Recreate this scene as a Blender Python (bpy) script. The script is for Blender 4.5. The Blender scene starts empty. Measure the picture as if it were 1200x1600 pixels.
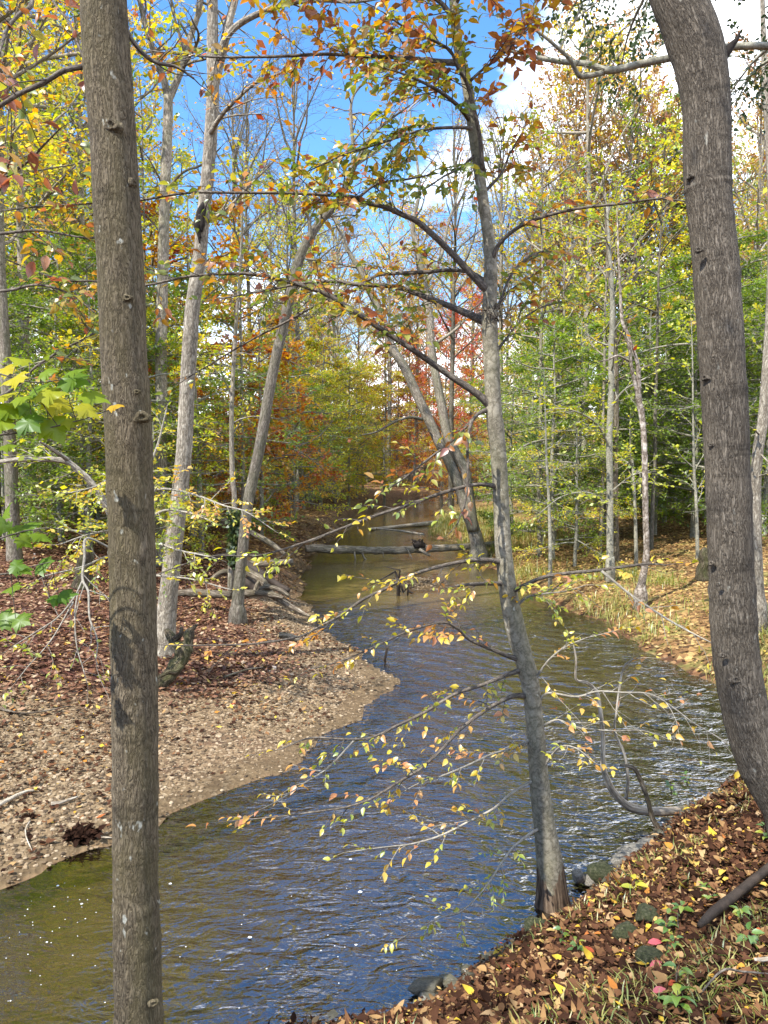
import bpy, math, random
import numpy as np
from mathutils import Vector, noise as mnoise
SC = bpy.context.scene
C = SC.collection
R = math.radians
rng = np.random.default_rng(7)
random.seed(7)
# ------------------------------------------------------------------ camera
F = 1190.0            # focal length in pixels of the 1200 x 1600 photograph
PITCH = math.atan(80 / F)
EYE = np.array([0.0, 0.0, 3.2])
cam = bpy.data.cameras.new('camera'); cam.sensor_fit = 'AUTO'; cam.sensor_width = 36
cam.lens = F * 36 / 1600; cam.clip_start = 0.05; cam.clip_end = 1500
co = bpy.data.objects.new('camera', cam); C.objects.link(co)
co.location = EYE; co.rotation_euler = (R(90) - PITCH, 0, 0)
SC.camera = co
# ------------------------------------------------------------------ sky, sun, exposure
SUN_AZ = R(-134); SUN_EL = R(50)      # azimuth clockwise from +Y
SUN_STRENGTH = 3.8; SKY_STRENGTH = 0.15
sdir = Vector((math.sin(SUN_AZ) * math.cos(SUN_EL), math.cos(SUN_AZ) * math.cos(SUN_EL), math.sin(SUN_EL)))
W = bpy.data.worlds.new('World'); SC.world = W; W.use_nodes = True
nt = W.node_tree; nt.nodes.clear()
def N(t, ty, **kw):
    n = t.nodes.new(ty)
    for k, v in kw.items():
        if k.startswith('i_'):
            key = k[2:]
            n.inputs[int(key) if key.isdigit() else key].default_value = v
        else: setattr(n, k, v)
    return n
def ramp(t, fac, stops, interp='LINEAR'):
    n = t.nodes.new('ShaderNodeValToRGB'); e = n.color_ramp.elements
    n.color_ramp.interpolation = interp
    while len(e) < len(stops): e.new(0.5)
    for i, (p, c) in enumerate(stops):
        e[i].position = p
        e[i].color = (c, c, c, 1) if isinstance(c, (int, float)) else (*c, 1)
    if fac is not None: t.links.new(fac, n.inputs[0])
    return n
L = nt.links.new
sky = N(nt, 'ShaderNodeTexSky', sky_type='NISHITA', sun_disc=False, sun_elevation=SUN_EL, sun_rotation=SUN_AZ % (2 * math.pi), air_density=1.0, dust_density=0.3, ozone_density=3.0)
tc = N(nt, 'ShaderNodeTexCoord')
mp = N(nt, 'ShaderNodeMapping'); mp.inputs['Scale'].default_value = (-1, 1, 2.0); mp.inputs['Location'].default_value = (3.1, 0.4, 0.35)
L(tc.outputs['Generated'], mp.inputs[0])
cn = N(nt, 'ShaderNodeTexNoise', i_Scale=2.1, i_Detail=7.0, i_Roughness=0.55, i_Distortion=0.25)
L(mp.outputs[0], cn.inputs[0])
sz_ = N(nt, 'ShaderNodeSeparateXYZ'); L(tc.outputs['Generated'], sz_.inputs[0])
low_ = N(nt, 'ShaderNodeMapRange', i_1=.08, i_2=.27, i_3=.16, i_4=-.045); L(sz_.outputs[2], low_.inputs[0])     # more cloud near the horizon
east_ = N(nt, 'ShaderNodeMapRange', i_1=.16, i_2=.42, i_3=0.0, i_4=.15); L(sz_.outputs[0], east_.inputs[0])  # and a bank of it to the right
ad_ = N(nt, 'ShaderNodeMath', operation='ADD'); L(low_.outputs[0], ad_.inputs[0]); L(east_.outputs[0], ad_.inputs[1])
ad2 = N(nt, 'ShaderNodeMath', operation='ADD'); L(ad_.outputs[0], ad2.inputs[0]); L(cn.outputs[0], ad2.inputs[1])
cr = ramp(nt, ad2.outputs[0], [(0.50, 0.0), (0.63, 1.0)])
# deeper blue of the real sky away from the sun
hs = N(nt, 'ShaderNodeHueSaturation', i_Saturation=1.22, i_Value=.87); L(sky.outputs[0], hs.inputs['Color'])
mx = N(nt, 'ShaderNodeMix', data_type='RGBA'); L(cr.outputs[0], mx.inputs[0]); L(hs.outputs[0], mx.inputs[6]); mx.inputs[7].default_value = (8.2, 8.5, 9.0, 1)
bg = N(nt, 'ShaderNodeBackground', i_Strength=SKY_STRENGTH); L(mx.outputs[2], bg.inputs[0])
wo = N(nt, 'ShaderNodeOutputWorld'); L(bg.outputs[0], wo.inputs[0])
sl = bpy.data.lights.new('sun', 'SUN'); sl.energy = SUN_STRENGTH; sl.angle = R(0.5); sl.color = (1.0, 0.94, 0.84)
so = bpy.data.objects.new('sun', sl); C.objects.link(so); so.rotation_euler = (-sdir).to_track_quat('-Z', 'Y').to_euler(); so.location = (-20, -10, 30)
SC.view_settings.view_transform = 'Standard'; SC.view_settings.look = 'None'; SC.view_settings.gamma = 1
SC.view_settings.exposure = 1.5
SC.cycles.max_bounces = 6; SC.cycles.diffuse_bounces = 4; SC.cycles.glossy_bounces = 2; SC.cycles.transmission_bounces = 3
SC.cycles.transparent_max_bounces = 8; SC.cycles.caustics_reflective = False; SC.cycles.caustics_refractive = False
SC.cycles.sample_clamp_indirect = 4
# ------------------------------------------------------------------ pixel <-> place helpers
def ray(px, py):
    cx, cy = (px - 600) / F, -(py - 800) / F
    return np.array([cx, math.cos(PITCH) + cy * math.sin(PITCH), -math.sin(PITCH) + cy * math.cos(PITCH)])
def P(px, py, Y):
    d = ray(px, py); return EYE + d * (Y / d[1])
def G(px, py, z=0.0):
    d = ray(px, py); return EYE + d * ((z - EYE[2]) / d[2])
# ------------------------------------------------------------------ objects
def tag(o, label=None, cat=None, group=None, kind=None):
    for k, v in (('label', label), ('category', cat), ('group', group), ('kind', kind)):
        if v: o[k] = v
    return o
def empty(name, loc, label, cat, group=None, rz=0.0, scale=1.0):
    o = bpy.data.objects.new(name, None); C.objects.link(o); o.location = loc; o.rotation_euler = (0, 0, rz); o.scale = (scale,) * 3
    o.empty_display_size = 0.2
    return tag(o, label, cat, group)
class Geo:
    def __init__(s): s.v = []; s.q = []; s.t = []; s.b = []; s.r = []; s.n = 0
    def add(s, v, q=None, t=None, b=None, r=None):
        v = np.asarray(v, float).reshape(-1, 3); m = len(v)
        if q is not None and len(q): s.q.append(np.asarray(q, int).reshape(-1, 4) + s.n)
        if t is not None and len(t): s.t.append(np.asarray(t, int).reshape(-1, 3) + s.n)
        s.v.append(v); s.b.append(v.copy() if b is None else np.asarray(b, float).reshape(-1, 3))
        s.r.append(np.full(m, 0.5) if r is None else np.broadcast_to(np.asarray(r, float), (m,)).copy())
        s.n += m
    def mesh(s, name, mat, off=None, smooth=True):
        me = bpy.data.meshes.new(name)
        if s.n == 0: return me
        v = np.concatenate(s.v)
        if off is not None: v = v - np.asarray(off)
        q = np.concatenate(s.q) if s.q else np.zeros((0, 4), int); t = np.concatenate(s.t) if s.t else np.zeros((0, 3), int)
        me.vertices.add(len(v)); me.vertices.foreach_set('co', v.astype(np.float32).ravel())
        lp = np.concatenate([q.ravel(), t.ravel()]).astype(np.int32)
        me.loops.add(len(lp)); me.loops.foreach_set('vertex_index', lp)
        st = np.concatenate([np.arange(len(q)) * 4, len(q) * 4 + np.arange(len(t)) * 3]).astype(np.int32)
        me.polygons.add(len(st)); me.polygons.foreach_set('loop_start', st)
        me.polygons.foreach_set('use_smooth', np.full(len(st), smooth))
        a = me.attributes.new('bark', 'FLOAT_VECTOR', 'POINT'); a.data.foreach_set('vector', np.concatenate(s.b).astype(np.float32).ravel())
        a = me.attributes.new('rnd', 'FLOAT', 'POINT'); a.data.foreach_set('value', np.concatenate(s.r).astype(np.float32))
        me.update(calc_edges=True); me.validate()
        me.materials.append(mat)
        return me
    def obj(s, name, mat, parent=None, off=None, smooth=True):
        if parent is not None and off is None: off = parent_world(parent)
        o = bpy.data.objects.new(name, s.mesh(name, mat, off, smooth)); C.objects.link(o)
        if parent is not None: o.parent = parent
        elif off is not None: o.location = off
        return o
def parent_world(o):
    v = np.zeros(3)
    while o is not None: v += np.array(o.location); o = o.parent
    return v
def smooth_path(p, m):
    """resample rows through a Catmull-Rom curve"""
    p = np.asarray(p, float)
    if len(p) < 3:
        t = np.linspace(0, 1, m)[:, None]; return p[0] * (1 - t) + p[-1] * t
    e = np.vstack([2 * p[0] - p[1], p, 2 * p[-1] - p[-2]])
    u = np.linspace(0, len(p) - 1 - 1e-6, m); i = u.astype(int); f = (u - i)[:, None]
    a, b, c, d = e[i], e[i + 1], e[i + 2], e[i + 3]
    return 0.5 * (2 * b + (c - a) * f + (2 * a - 5 * b + 4 * c - d) * f ** 2 + (3 * b - a - 3 * c + d) * f ** 3)
def tube(g, pts, rad, k=6, lump=0.0, seed=0.0, rings=None, cap=True, r=0.5, flare=None):
    pts = np.asarray(pts, float); n = len(pts); rad = np.broadcast_to(np.asarray(rad, float), (n,)).copy()
    T = np.gradient(pts, axis=0); T /= np.linalg.norm(T, axis=1)[:, None] + 1e-12
    a = np.array([1., 0, 0]) if abs(T[0][0]) < .8 else np.array([0, 1., 0])
    Nn = np.empty((n, 3)); v = a - T[0] * a.dot(T[0])
    for i in range(n):
        v = v - T[i] * v.dot(T[i]); v = v / (np.linalg.norm(v) + 1e-12); Nn[i] = v
    B = np.cross(T, Nn); ang = 2 * math.pi * np.arange(k) / k; c, s_ = np.cos(ang), np.sin(ang)
    s = np.concatenate([[0], np.cumsum(np.linalg.norm(np.diff(pts, axis=0), axis=1))])
    rr = np.repeat(rad[:, None], k, 1)
    if rings is not None: rr = rr * rings[:, None]
    if flare is not None:      # buttress roots: (height, amount, lobes, phase)
        h, am, lb, ph = flare
        w = np.exp(-s / h)[:, None]; rr = rr * (1 + am * w * (0.55 + 0.45 * np.cos(lb * ang + ph)[None]))
    if lump:
        for i in range(n):
            for j in range(k):
                q = Vector((c[j] * rad[i] * 7 + seed, s_[j] * rad[i] * 7 - seed, s[i] * 5))
                rr[i, j] *= 1 + lump * (mnoise.noise(q) + 0.5 * mnoise.noise(q * 2.3))
    V = pts[:, None, :] + rr[:, :, None] * (c[None, :, None] * Nn[:, None, :] + s_[None, :, None] * B[:, None, :])
    b = np.empty((n, k, 3)); b[..., 0] = c[None] * rad[:, None] + seed; b[..., 1] = s_[None] * rad[:, None] - seed * .7; b[..., 2] = s[:, None] + seed * 1.3
    i = np.arange(n - 1)[:, None] * k; j = np.arange(k)[None]; j2 = (j + 1) % k
    q = np.stack([i + j, i + j2, i + k + j2, i + k + j], -1).reshape(-1, 4)
    V = V.reshape(-1, 3); b = b.reshape(-1, 3); t = []
    if cap:
        V = np.vstack([V, pts[0], pts[-1]]); b = np.vstack([b, b[0], b[-1]]); m = n * k
        for jj in range(k): t += [(m, (jj + 1) % k, jj), (m + 1, (n - 1) * k + jj, (n - 1) * k + (jj + 1) % k)]
    g.add(V, q, t, b, r)
def unit(a): return a / (np.linalg.norm(a, axis=-1, keepdims=True) + 1e-9)
def leaves_quad(g, p, d, nr, ln, w, r):
    """one four-cornered blade per leaf"""
    p = np.asarray(p); d = unit(np.asarray(d)); s = unit(np.cross(d, nr)); ln = np.broadcast_to(ln, (len(p),))[:, None]; hw = ln * w * .5
    V = np.stack([p, p + d * ln * .45 + s * hw, p + d * ln, p + d * ln * .45 - s * hw], 1)
    q = np.arange(len(p))[:, None] * 4 + np.arange(4)[None]
    g.add(V.reshape(-1, 3), q, None, None, np.repeat(r, 4))
def leaves_fine(g, p, d, nr, ln, w, r, curl=0.12, fold=0.25):
    """pointed oval blade folded on its midrib, ten corners"""
    m = len(p); p = np.asarray(p); d = unit(np.asarray(d)); s = unit(np.cross(d, nr)); nn = np.cross(s, d)
    ln = np.broadcast_to(ln, (m,))[:, None]; cu = np.broadcast_to(curl, (m,))[:, None] * ln
    def at(t, hw, up): return p + d * ln * t + s * ln * w * hw + nn * (ln * w * fold * up - cu * (2 * t - .6) ** 2 + cu * .36)
    V = np.stack([at(0, 0, 0), at(.3, 0, -.2), at(.65, 0, -.2), at(1, 0, 0), at(.14, .3, .3), at(.4, .5, .5), at(.72, .33, .4), at(.14, -.3, .3), at(.4, -.5, .5), at(.72, -.33, .4)], 1)
    o = np.arange(m)[:, None, None] * 10
    q = np.array([[0, 4, 5, 1], [1, 5, 6, 2], [0, 1, 8, 7], [1, 2, 9, 8]])[None] + o
    t = np.array([[2, 6, 3], [2, 3, 9]])[None] + o
    g.add(V.reshape(-1, 3), q.reshape(-1, 4), t.reshape(-1, 3), None, np.repeat(r, 10))
# ------------------------------------------------------------------ materials
def mat(name):
    m = bpy.data.materials.new(name); m.use_nodes = True; t = m.node_tree; t.nodes.clear()
    out = N(t, 'ShaderNodeOutputMaterial'); return m, t, out
def mix(t, f, a, b, mode='MIX'):
    n = N(t, 'ShaderNodeMix', data_type='RGBA', blend_type=mode)
    for s, v in ((0, f), (6, a), (7, b)):
        if isinstance(v, bpy.types.NodeSocket): t.links.new(v, n.inputs[s])
        elif s == 0: n.inputs[0].default_value = v
        else: n.inputs[s].default_value = (*v, 1) if len(v) == 3 else v
    return n.outputs[2]
def math_(t, op, a, b=None, c=None, clamp=False):
    n = N(t, 'ShaderNodeMath', operation=op, use_clamp=clamp)
    for i, v in enumerate((a, b, c)):
        if v is None: continue
        if isinstance(v, bpy.types.NodeSocket): t.links.new(v, n.inputs[i])
        else: n.inputs[i].default_value = v
    return n.outputs[0]
def scaled(t, vec, sc):
    n = N(t, 'ShaderNodeMapping'); n.inputs['Scale'].default_value = sc if not isinstance(sc, (int, float)) else (sc,) * 3
    t.links.new(vec, n.inputs[0]); return n.outputs[0]
def noise_(t, vec, scale=1.0, detail=4.0, rough=.55, dist=0.0):
    n = N(t, 'ShaderNodeTexNoise', i_Scale=scale, i_Detail=detail, i_Roughness=rough, i_Distortion=dist)
    if vec is not None: t.links.new(vec, n.inputs[0])
    return n.outputs[0]
def bark_mat(name, dark, mid, light, around=38., along=7., bump=.6, dist=.012, moss=None, moss_amt=0.0, lichen=0.0, bands=0.35, base_rot=None, ridge_gain=3.2, vary=0.0, crack=.3):
    m, t, out = mat(name); at = N(t, 'ShaderNodeAttribute', attribute_name='bark').outputs['Vector']
    n1 = noise_(t, scaled(t, at, (around, around, along)), 1, 4, .6, .35)
    rg = math_(t, 'MULTIPLY', math_(t, 'ABSOLUTE', math_(t, 'SUBTRACT', n1, .5)), ridge_gain * 2, clamp=True)
    fine = noise_(t, scaled(t, at, (around * 3, around * 3, along * 4)), 1, 3, .6)
    big = noise_(t, scaled(t, at, (3, 3, 1.3)), 1, 3, .6)
    c = ramp(t, rg, [(0, dark), (crack, mid), (1, light)]).outputs[0]
    c = mix(t, .55, c, mix(t, 1, c, ramp(t, big, [(.3, .45), (.7, 1.35)]).outputs[0], 'MULTIPLY'))
    c = mix(t, .6, c, mix(t, 1, c, ramp(t, fine, [(.3, .55), (.7, 1.35)]).outputs[0], 'MULTIPLY'))
    if bands:
        bn = ramp(t, noise_(t, scaled(t, at, (2.2, 2.2, 16)), 1, 3, .6), [(.30, 1 - bands), (.43, 1.0)]).outputs[0]
        c = mix(t, 1, c, bn, 'MULTIPLY')
    if moss:
        f = math_(t, 'MULTIPLY', ramp(t, noise_(t, scaled(t, at, (5, 5, 1.6)), 1, 5, .65), [(.42, 0.0), (.62, 1.0)]).outputs[0], moss_amt)
        c = mix(t, f, c, moss)
    if lichen:
        f = ramp(t, noise_(t, scaled(t, at, (24, 24, 14)), 1, 2, .5), [(.69, 0.0), (.75, lichen)]).outputs[0]
        c = mix(t, f, c, (.42, .43, .38))
    if base_rot:      # peeled brown wood round the foot of the trunk
        z = N(t, 'ShaderNodeSeparateXYZ'); t.links.new(at, z.inputs[0])
        hz = math_(t, 'ADD', z.outputs[2], math_(t, 'MULTIPLY', noise_(t, scaled(t, at, (14, 14, 5)), 1, 4), .55))
        f = ramp(t, math_(t, 'SUBTRACT', hz, base_rot), [(.33, 1.0), (.36, 0.0)]).outputs[0]
        rot = ramp(t, noise_(t, scaled(t, at, (60, 60, 6)), 1, 4), [(.34, (.015, .011, .008)), (.5, (.075, .052, .035)), (.72, (.18, .135, .095))]).outputs[0]
        c = mix(t, f, c, rot)
    if vary:
        oi = N(t, 'ShaderNodeObjectInfo').outputs['Random']
        c = mix(t, 1, c, ramp(t, oi, [(0, 1 - vary), (1, 1 + vary)]).outputs[0], 'MULTIPLY')
    p = N(t, 'ShaderNodeBsdfPrincipled', i_Roughness=.88); p.inputs['Specular IOR Level'].default_value = .2
    t.links.new(c, p.inputs['Base Color'])
    if bump:
        h = math_(t, 'ADD', math_(t, 'MULTIPLY', rg, .8), math_(t, 'MULTIPLY', fine, .3))
        b = N(t, 'ShaderNodeBump', i_Strength=bump, i_Distance=dist); t.links.new(h, b.inputs['Height']); t.links.new(b.outputs[0], p.inputs['Normal'])
    t.links.new(p.outputs[0], out.inputs[0]); return m
def leaf_mat(name, stops, trans=.45, gloss=.06, vary=.18, gain=1.75):
    m, t, out = mat(name); a = N(t, 'ShaderNodeAttribute', attribute_name='rnd').outputs['Fac']
    c = ramp(t, a, stops).outputs[0]
    oi = N(t, 'ShaderNodeObjectInfo').outputs['Random']
    c = mix(t, 1, c, ramp(t, oi, [(0, 1 - vary), (1, 1 + vary)]).outputs[0], 'MULTIPLY')
    d = N(t, 'ShaderNodeBsdfDiffuse'); t.links.new(c, d.inputs[0])
    tr = N(t, 'ShaderNodeBsdfTranslucent'); hs = N(t, 'ShaderNodeHueSaturation', i_Saturation=1.1, i_Value=gain); t.links.new(c, hs.inputs['Color']); t.links.new(hs.outputs[0], tr.inputs[0])
    m1 = N(t, 'ShaderNodeMixShader', i_0=trans); t.links.new(d.outputs[0], m1.inputs[1]); t.links.new(tr.outputs[0], m1.inputs[2])
    sh = m1.outputs[0]
    if gloss:
        gl = N(t, 'ShaderNodeBsdfGlossy', i_Roughness=.42); gl.inputs[0].default_value = (.8, .85, .9, 1)
        m2 = N(t, 'ShaderNodeMixShader', i_0=gloss); t.links.new(sh, m2.inputs[1]); t.links.new(gl.outputs[0], m2.inputs[2]); sh = m2.outputs[0]
    t.links.new(sh, out.inputs[0]); return m
def plain_mat(name, stops, rough=.85, nscale=9., vary=0.0, bump=.3, spec=.25):
    m, t, out = mat(name); oc = N(t, 'ShaderNodeTexCoord').outputs['Object']; a = N(t, 'ShaderNodeAttribute', attribute_name='rnd').outputs['Fac']
    n1 = noise_(t, oc, nscale, 6, .62)
    f = math_(t, 'ADD', math_(t, 'MULTIPLY', n1, 1 - vary), math_(t, 'MULTIPLY', a, vary))
    c = ramp(t, f, stops).outputs[0]
    p = N(t, 'ShaderNodeBsdfPrincipled', i_Roughness=rough); p.inputs['Specular IOR Level'].default_value = spec
    t.links.new(c, p.inputs['Base Color'])
    b = N(t, 'ShaderNodeBump', i_Strength=bump, i_Distance=.02); t.links.new(noise_(t, oc, nscale * 3, 5, .65), b.inputs['Height']); t.links.new(b.outputs[0], p.inputs['Normal'])
    t.links.new(p.outputs[0], out.inputs[0]); return m
M = {}
M['tulip'] = bark_mat('tulip_bark', (.026, .02, .013), (.115, .093, .062), (.155, .128, .09), 58, 13, .8, .012, moss=(.10, .085, .04), moss_amt=.5, lichen=.7, bands=.5, crack=.2)
M['ash'] = bark_mat('ash_bark', (.03, .024, .018), (.125, .106, .083), (.175, .152, .122), 66, 11, .95, .013, lichen=.35, bands=.5, crack=.22)
M['beech_bark'] = bark_mat('beech_bark', (.12, .106, .078), (.205, .186, .142), (.27, .248, .195), 16, 14, .25, .006, moss=(.10, .105, .055), moss_amt=.35, lichen=.7, bands=.25, base_rot=6.92)
M['twig'] = bark_mat('twig_bark', (.05, .042, .036), (.10, .085, .07), (.17, .15, .125), 60, 20, .2, .003, bands=.2)
M['paletwig'] = bark_mat('pale_twig_bark', (.17, .155, .13), (.26, .24, .2), (.36, .34, .29), 60, 20, .2, .003, bands=.2)
M['pale'] = bark_mat('pale_bark', (.12, .10, .078), (.235, .208, .165), (.36, .328, .27), 26, 7, .7, .012, lichen=.6, bands=.3, vary=.15)
M['greybark'] = bark_mat('grey_bark', (.09, .075, .058), (.20, .172, .138), (.31, .28, .23), 24, 6, .5, .01, moss=(.09, .10, .045), moss_amt=.4, bands=.25, vary=.35)
M['smoothpale'] = bark_mat('smooth_pale_bark', (.15, .145, .11), (.22, .21, .165), (.29, .28, .225), 12, 12, .2, .006, lichen=.5, bands=.18)
M['snag'] = bark_mat('peeling_bark', (.09, .07, .05), (.27, .23, .19), (.50, .47, .42), 9, 6, .6, .012, bands=.45, ridge_gain=2)
M['dead'] = bark_mat('dead_wood', (.045, .034, .024), (.14, .112, .082), (.27, .235, .185), 34, 4, .8, .012, moss=(.085, .085, .04), moss_amt=.35, bands=.2, vary=.2)
M['weathered'] = bark_mat('weathered_wood', (.09, .07, .05), (.30, .25, .185), (.48, .42, .33), 22, 3, .8, .02, moss=(.11, .105, .045), moss_amt=.4, bands=.3)
M['palelog'] = bark_mat('bleached_wood', (.20, .165, .12), (.36, .31, .24), (.5, .45, .37), 26, 3, .5, .01, bands=.15)
M['mosslog'] = bark_mat('mossy_wood', (.022, .016, .011), (.075, .058, .04), (.15, .12, .085), 30, 5, 1.0, .02, moss=(.07, .08, .025), moss_amt=.55, bands=.3)
M['darkwood'] = plain_mat('dark_wet_wood', [(.3, (.012, .009, .007)), (.7, (.055, .04, .03))], .7)
M['scar'] = plain_mat('black_scar', [(.3, (.006, .005, .005)), (.7, (.03, .024, .02))], .9)  # near-black colour of the trunk scar and the broken stub
G1, G2, YG, YL, OY, OR, RD, BR = (.085, .14, .022), (.17, .24, .03), (.34, .37, .04), (.54, .46, .055), (.52, .34, .05), (.40, .145, .03), (.30, .06, .03), (.13, .06, .028)
M['beech_leaf'] = leaf_mat('beech_leaf', [(0, (.08, .13, .022)), (.32, (.15, .185, .028)), (.5, (.31, .29, .04)), (.64, (.38, .22, .035)), (.8, (.31, .125, .038)), (1, (.22, .075, .04))], .45, .07, 0)
M['low_leaf'] = leaf_mat('low_beech_leaf', [(0, (.16, .23, .03)), (.3, (.36, .38, .04)), (.6, (.56, .42, .045)), (.8, (.5, .26, .05)), (1, (.46, .19, .08))], .4, .07, 0)
M['maple_leaf'] = leaf_mat('maple_leaf', [(0, (.07, .15, .015)), (.5, (.19, .26, .02)), (.85, (.42, .36, .025)), (1, (.48, .26, .03))], .5, .02, 0, 1.6)
M['green'] = leaf_mat('green_leaf', [(0, G1), (.5, G2), (.85, YG), (1, YL)], .45, .05, .2)
M['ygreen'] = leaf_mat('yellow_green_leaf', [(0, G2), (.45, YG), (.85, YL), (1, OY)], .45, .05, .2)
M['yellow'] = leaf_mat('yellow_leaf', [(0, YG), (.5, YL), (.85, OY), (1, OR)], .45, .05, .15)
M['orange'] = leaf_mat('orange_leaf', [(0, YL), (.4, OY), (.8, OR), (1, RD)], .45, .05, .15)
M['tan'] = leaf_mat('tan_leaf', [(0, (.30, .26, .05)), (.4, (.42, .27, .07)), (.8, (.36, .17, .065)), (1, (.25, .10, .05))], .4, .05, .15)
M['red'] = leaf_mat('red_leaf', [(0, OR), (.5, (.40, .12, .06)), (1, (.36, .06, .05))], .45, .05, .15)
M['dgreen'] = leaf_mat('dark_green_leaf', [(0, (.02, .04, .012)), (.6, (.045, .075, .02)), (1, (.12, .12, .03))], .3, .05, .15)
M['litter'] = leaf_mat('litter_leaf', [(0, (.02, .011, .008)), (.35, (.055, .027, .017)), (.6, (.10, .048, .027)), (.77, (.165, .085, .042)), (.87, (.29, .18, .08)), (.935, (.36, .25, .14)), (.97, (.48, .34, .04)), (1, (.30, .06, .035))], .12, 0, 0, 1.1)
M['redlitter'] = leaf_mat('red_litter_leaf', [(0, (.04, .02, .013)), (.35, (.115, .055, .034)), (.65, (.19, .098, .058)), (.87, (.28, .175, .105)), (.97, (.38, .29, .19)), (1, (.46, .33, .06))], .12, .03, 0, 1.1)
M['tanlitter'] = leaf_mat('tan_litter_leaf', [(0, (.08, .045, .02)), (.4, (.22, .12, .05)), (.7, (.34, .21, .085)), (.9, (.42, .30, .13)), (1, (.5, .36, .06))], .15, .03, 0, 1.1)
M['crimson'] = leaf_mat('crimson_leaf', [(0, (.42, .045, .06)), (1, (.5, .08, .09))], .35, .08, 0)
M['grass'] = leaf_mat('stilt_grass_blade', [(0, (.10, .16, .025)), (.5, (.26, .27, .05)), (1, (.40, .34, .11))], .4, .05, 0)
M['plant'] = leaf_mat('seedling_leaf', [(0, (.07, .16, .03)), (.7, (.15, .25, .035)), (1, (.34, .36, .04))], .4, .08, 0)
M['stone'] = plain_mat('gravel_stone', [(.2, (.05, .034, .02)), (.45, (.125, .087, .05)), (.65, (.20, .145, .085)), (.85, (.32, .25, .17))], .8, 14, .75, .2)
M['rock'] = plain_mat('bank_rock', [(.3, (.055, .05, .042)), (.5, (.14, .13, .11)), (.7, (.24, .225, .19))], .7, 7, 0, .5)
M['mossrock'] = plain_mat('mossy_rock', [(.34, (.012, .014, .007)), (.5, (.03, .036, .014)), (.62, (.055, .055, .032)), (.75, (.13, .12, .095))], .85, 6, 0, .6)
M['wetrock'] = plain_mat('wet_rock', [(.3, (.025, .024, .018)), (.55, (.075, .07, .048)), (.75, (.14, .13, .085))], .35, 8, 0, .5, .5)
M['foam'] = plain_mat('foam_fleck', [(.3, (.5, .52, .54)), (.7, (.75, .77, .8))], .6, 30, 0, .1)
# ------------------------------------------------------------------ terrain and stream
def PL(*pix): return np.array([G(*p)[:2] for p in pix])
LEFT = np.vstack([[(-60, -4), (-30, 1.5), (-16, 4.2), (-9, 5.0), (-5, 5.35)], PL((0, 1390), (100, 1345), (180, 1308), (300, 1258), (400, 1218), (500, 1152), (560, 1116), (612, 1084), (618, 1070), (560, 1028), (520, 990), (482, 960), (470, 930), (480, 886), (488, 866), (528, 842), (540, 812), (612, 790), (660, 783), (720, 779)), [(14, 67), (40, 74)]])
NEAR = np.vstack([[(-60, -14), (-30, -6), (-12, -2.5), (-6, 1.2), (-3, 3.2), (-1.2, 3.95)], PL((640, 1600), (705, 1572), (760, 1522), (850, 1440), (900, 1386), (990, 1340), (1045, 1288), (1138, 1208)), [(4.5, 8.45), (5.1, 9.3)]])
FAR = np.vstack([[(5.1, 9.3)], PL((1150, 1106), (1112, 1072), (1050, 1038), (1000, 1004), (950, 984), (900, 958), (850, 934), (805, 918), (770, 890), (742, 868), (705, 848), (668, 836), (690, 816), (672, 801), (700, 793), (740, 787)), [(16, 59), (40, 65)]])
POLY = np.vstack([LEFT, FAR[::-1], NEAR[::-1]])
def dline(x, y, L_):
    p = np.stack([x, y], -1)[:, None]; a = L_[:-1][None]; b = L_[1:][None]; ab = b - a
    t = np.clip(((p - a) * ab).sum(-1) / ((ab ** 2).sum(-1) + 1e-9), 0, 1)[..., None]
    return np.sqrt(((p - a - t * ab) ** 2).sum(-1).min(1))
def inside(x, y):
    r = np.zeros(len(x), bool); n = len(POLY)
    for i in range(n):
        x1, y1 = POLY[i]; x2, y2 = POLY[(i + 1) % n]
        if y1 == y2: continue
        c = ((y1 > y) != (y2 > y)) & (x < (x2 - x1) * (y - y1) / (y2 - y1) + x1); r ^= c
    return r
def sst(a, b, x): t = np.clip((x - a) / (b - a), 0, 1); return t * t * (3 - 2 * t)
def wob(x, y, s, seed=0):
    r = np.zeros_like(x)
    for i, (a, f) in enumerate(((.5, 1), (.3, 1.9), (.2, 3.7))):
        th = 1.3 * i + seed; c, d = math.cos(th), math.sin(th)
        r += a * np.sin((x * c + y * d) * f * s + 2.1 * i + seed * 3) * np.cos((-x * d + y * c) * f * s * 1.17 + seed)
    return r
SHOAL = G(660, 912)[:2]
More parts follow.
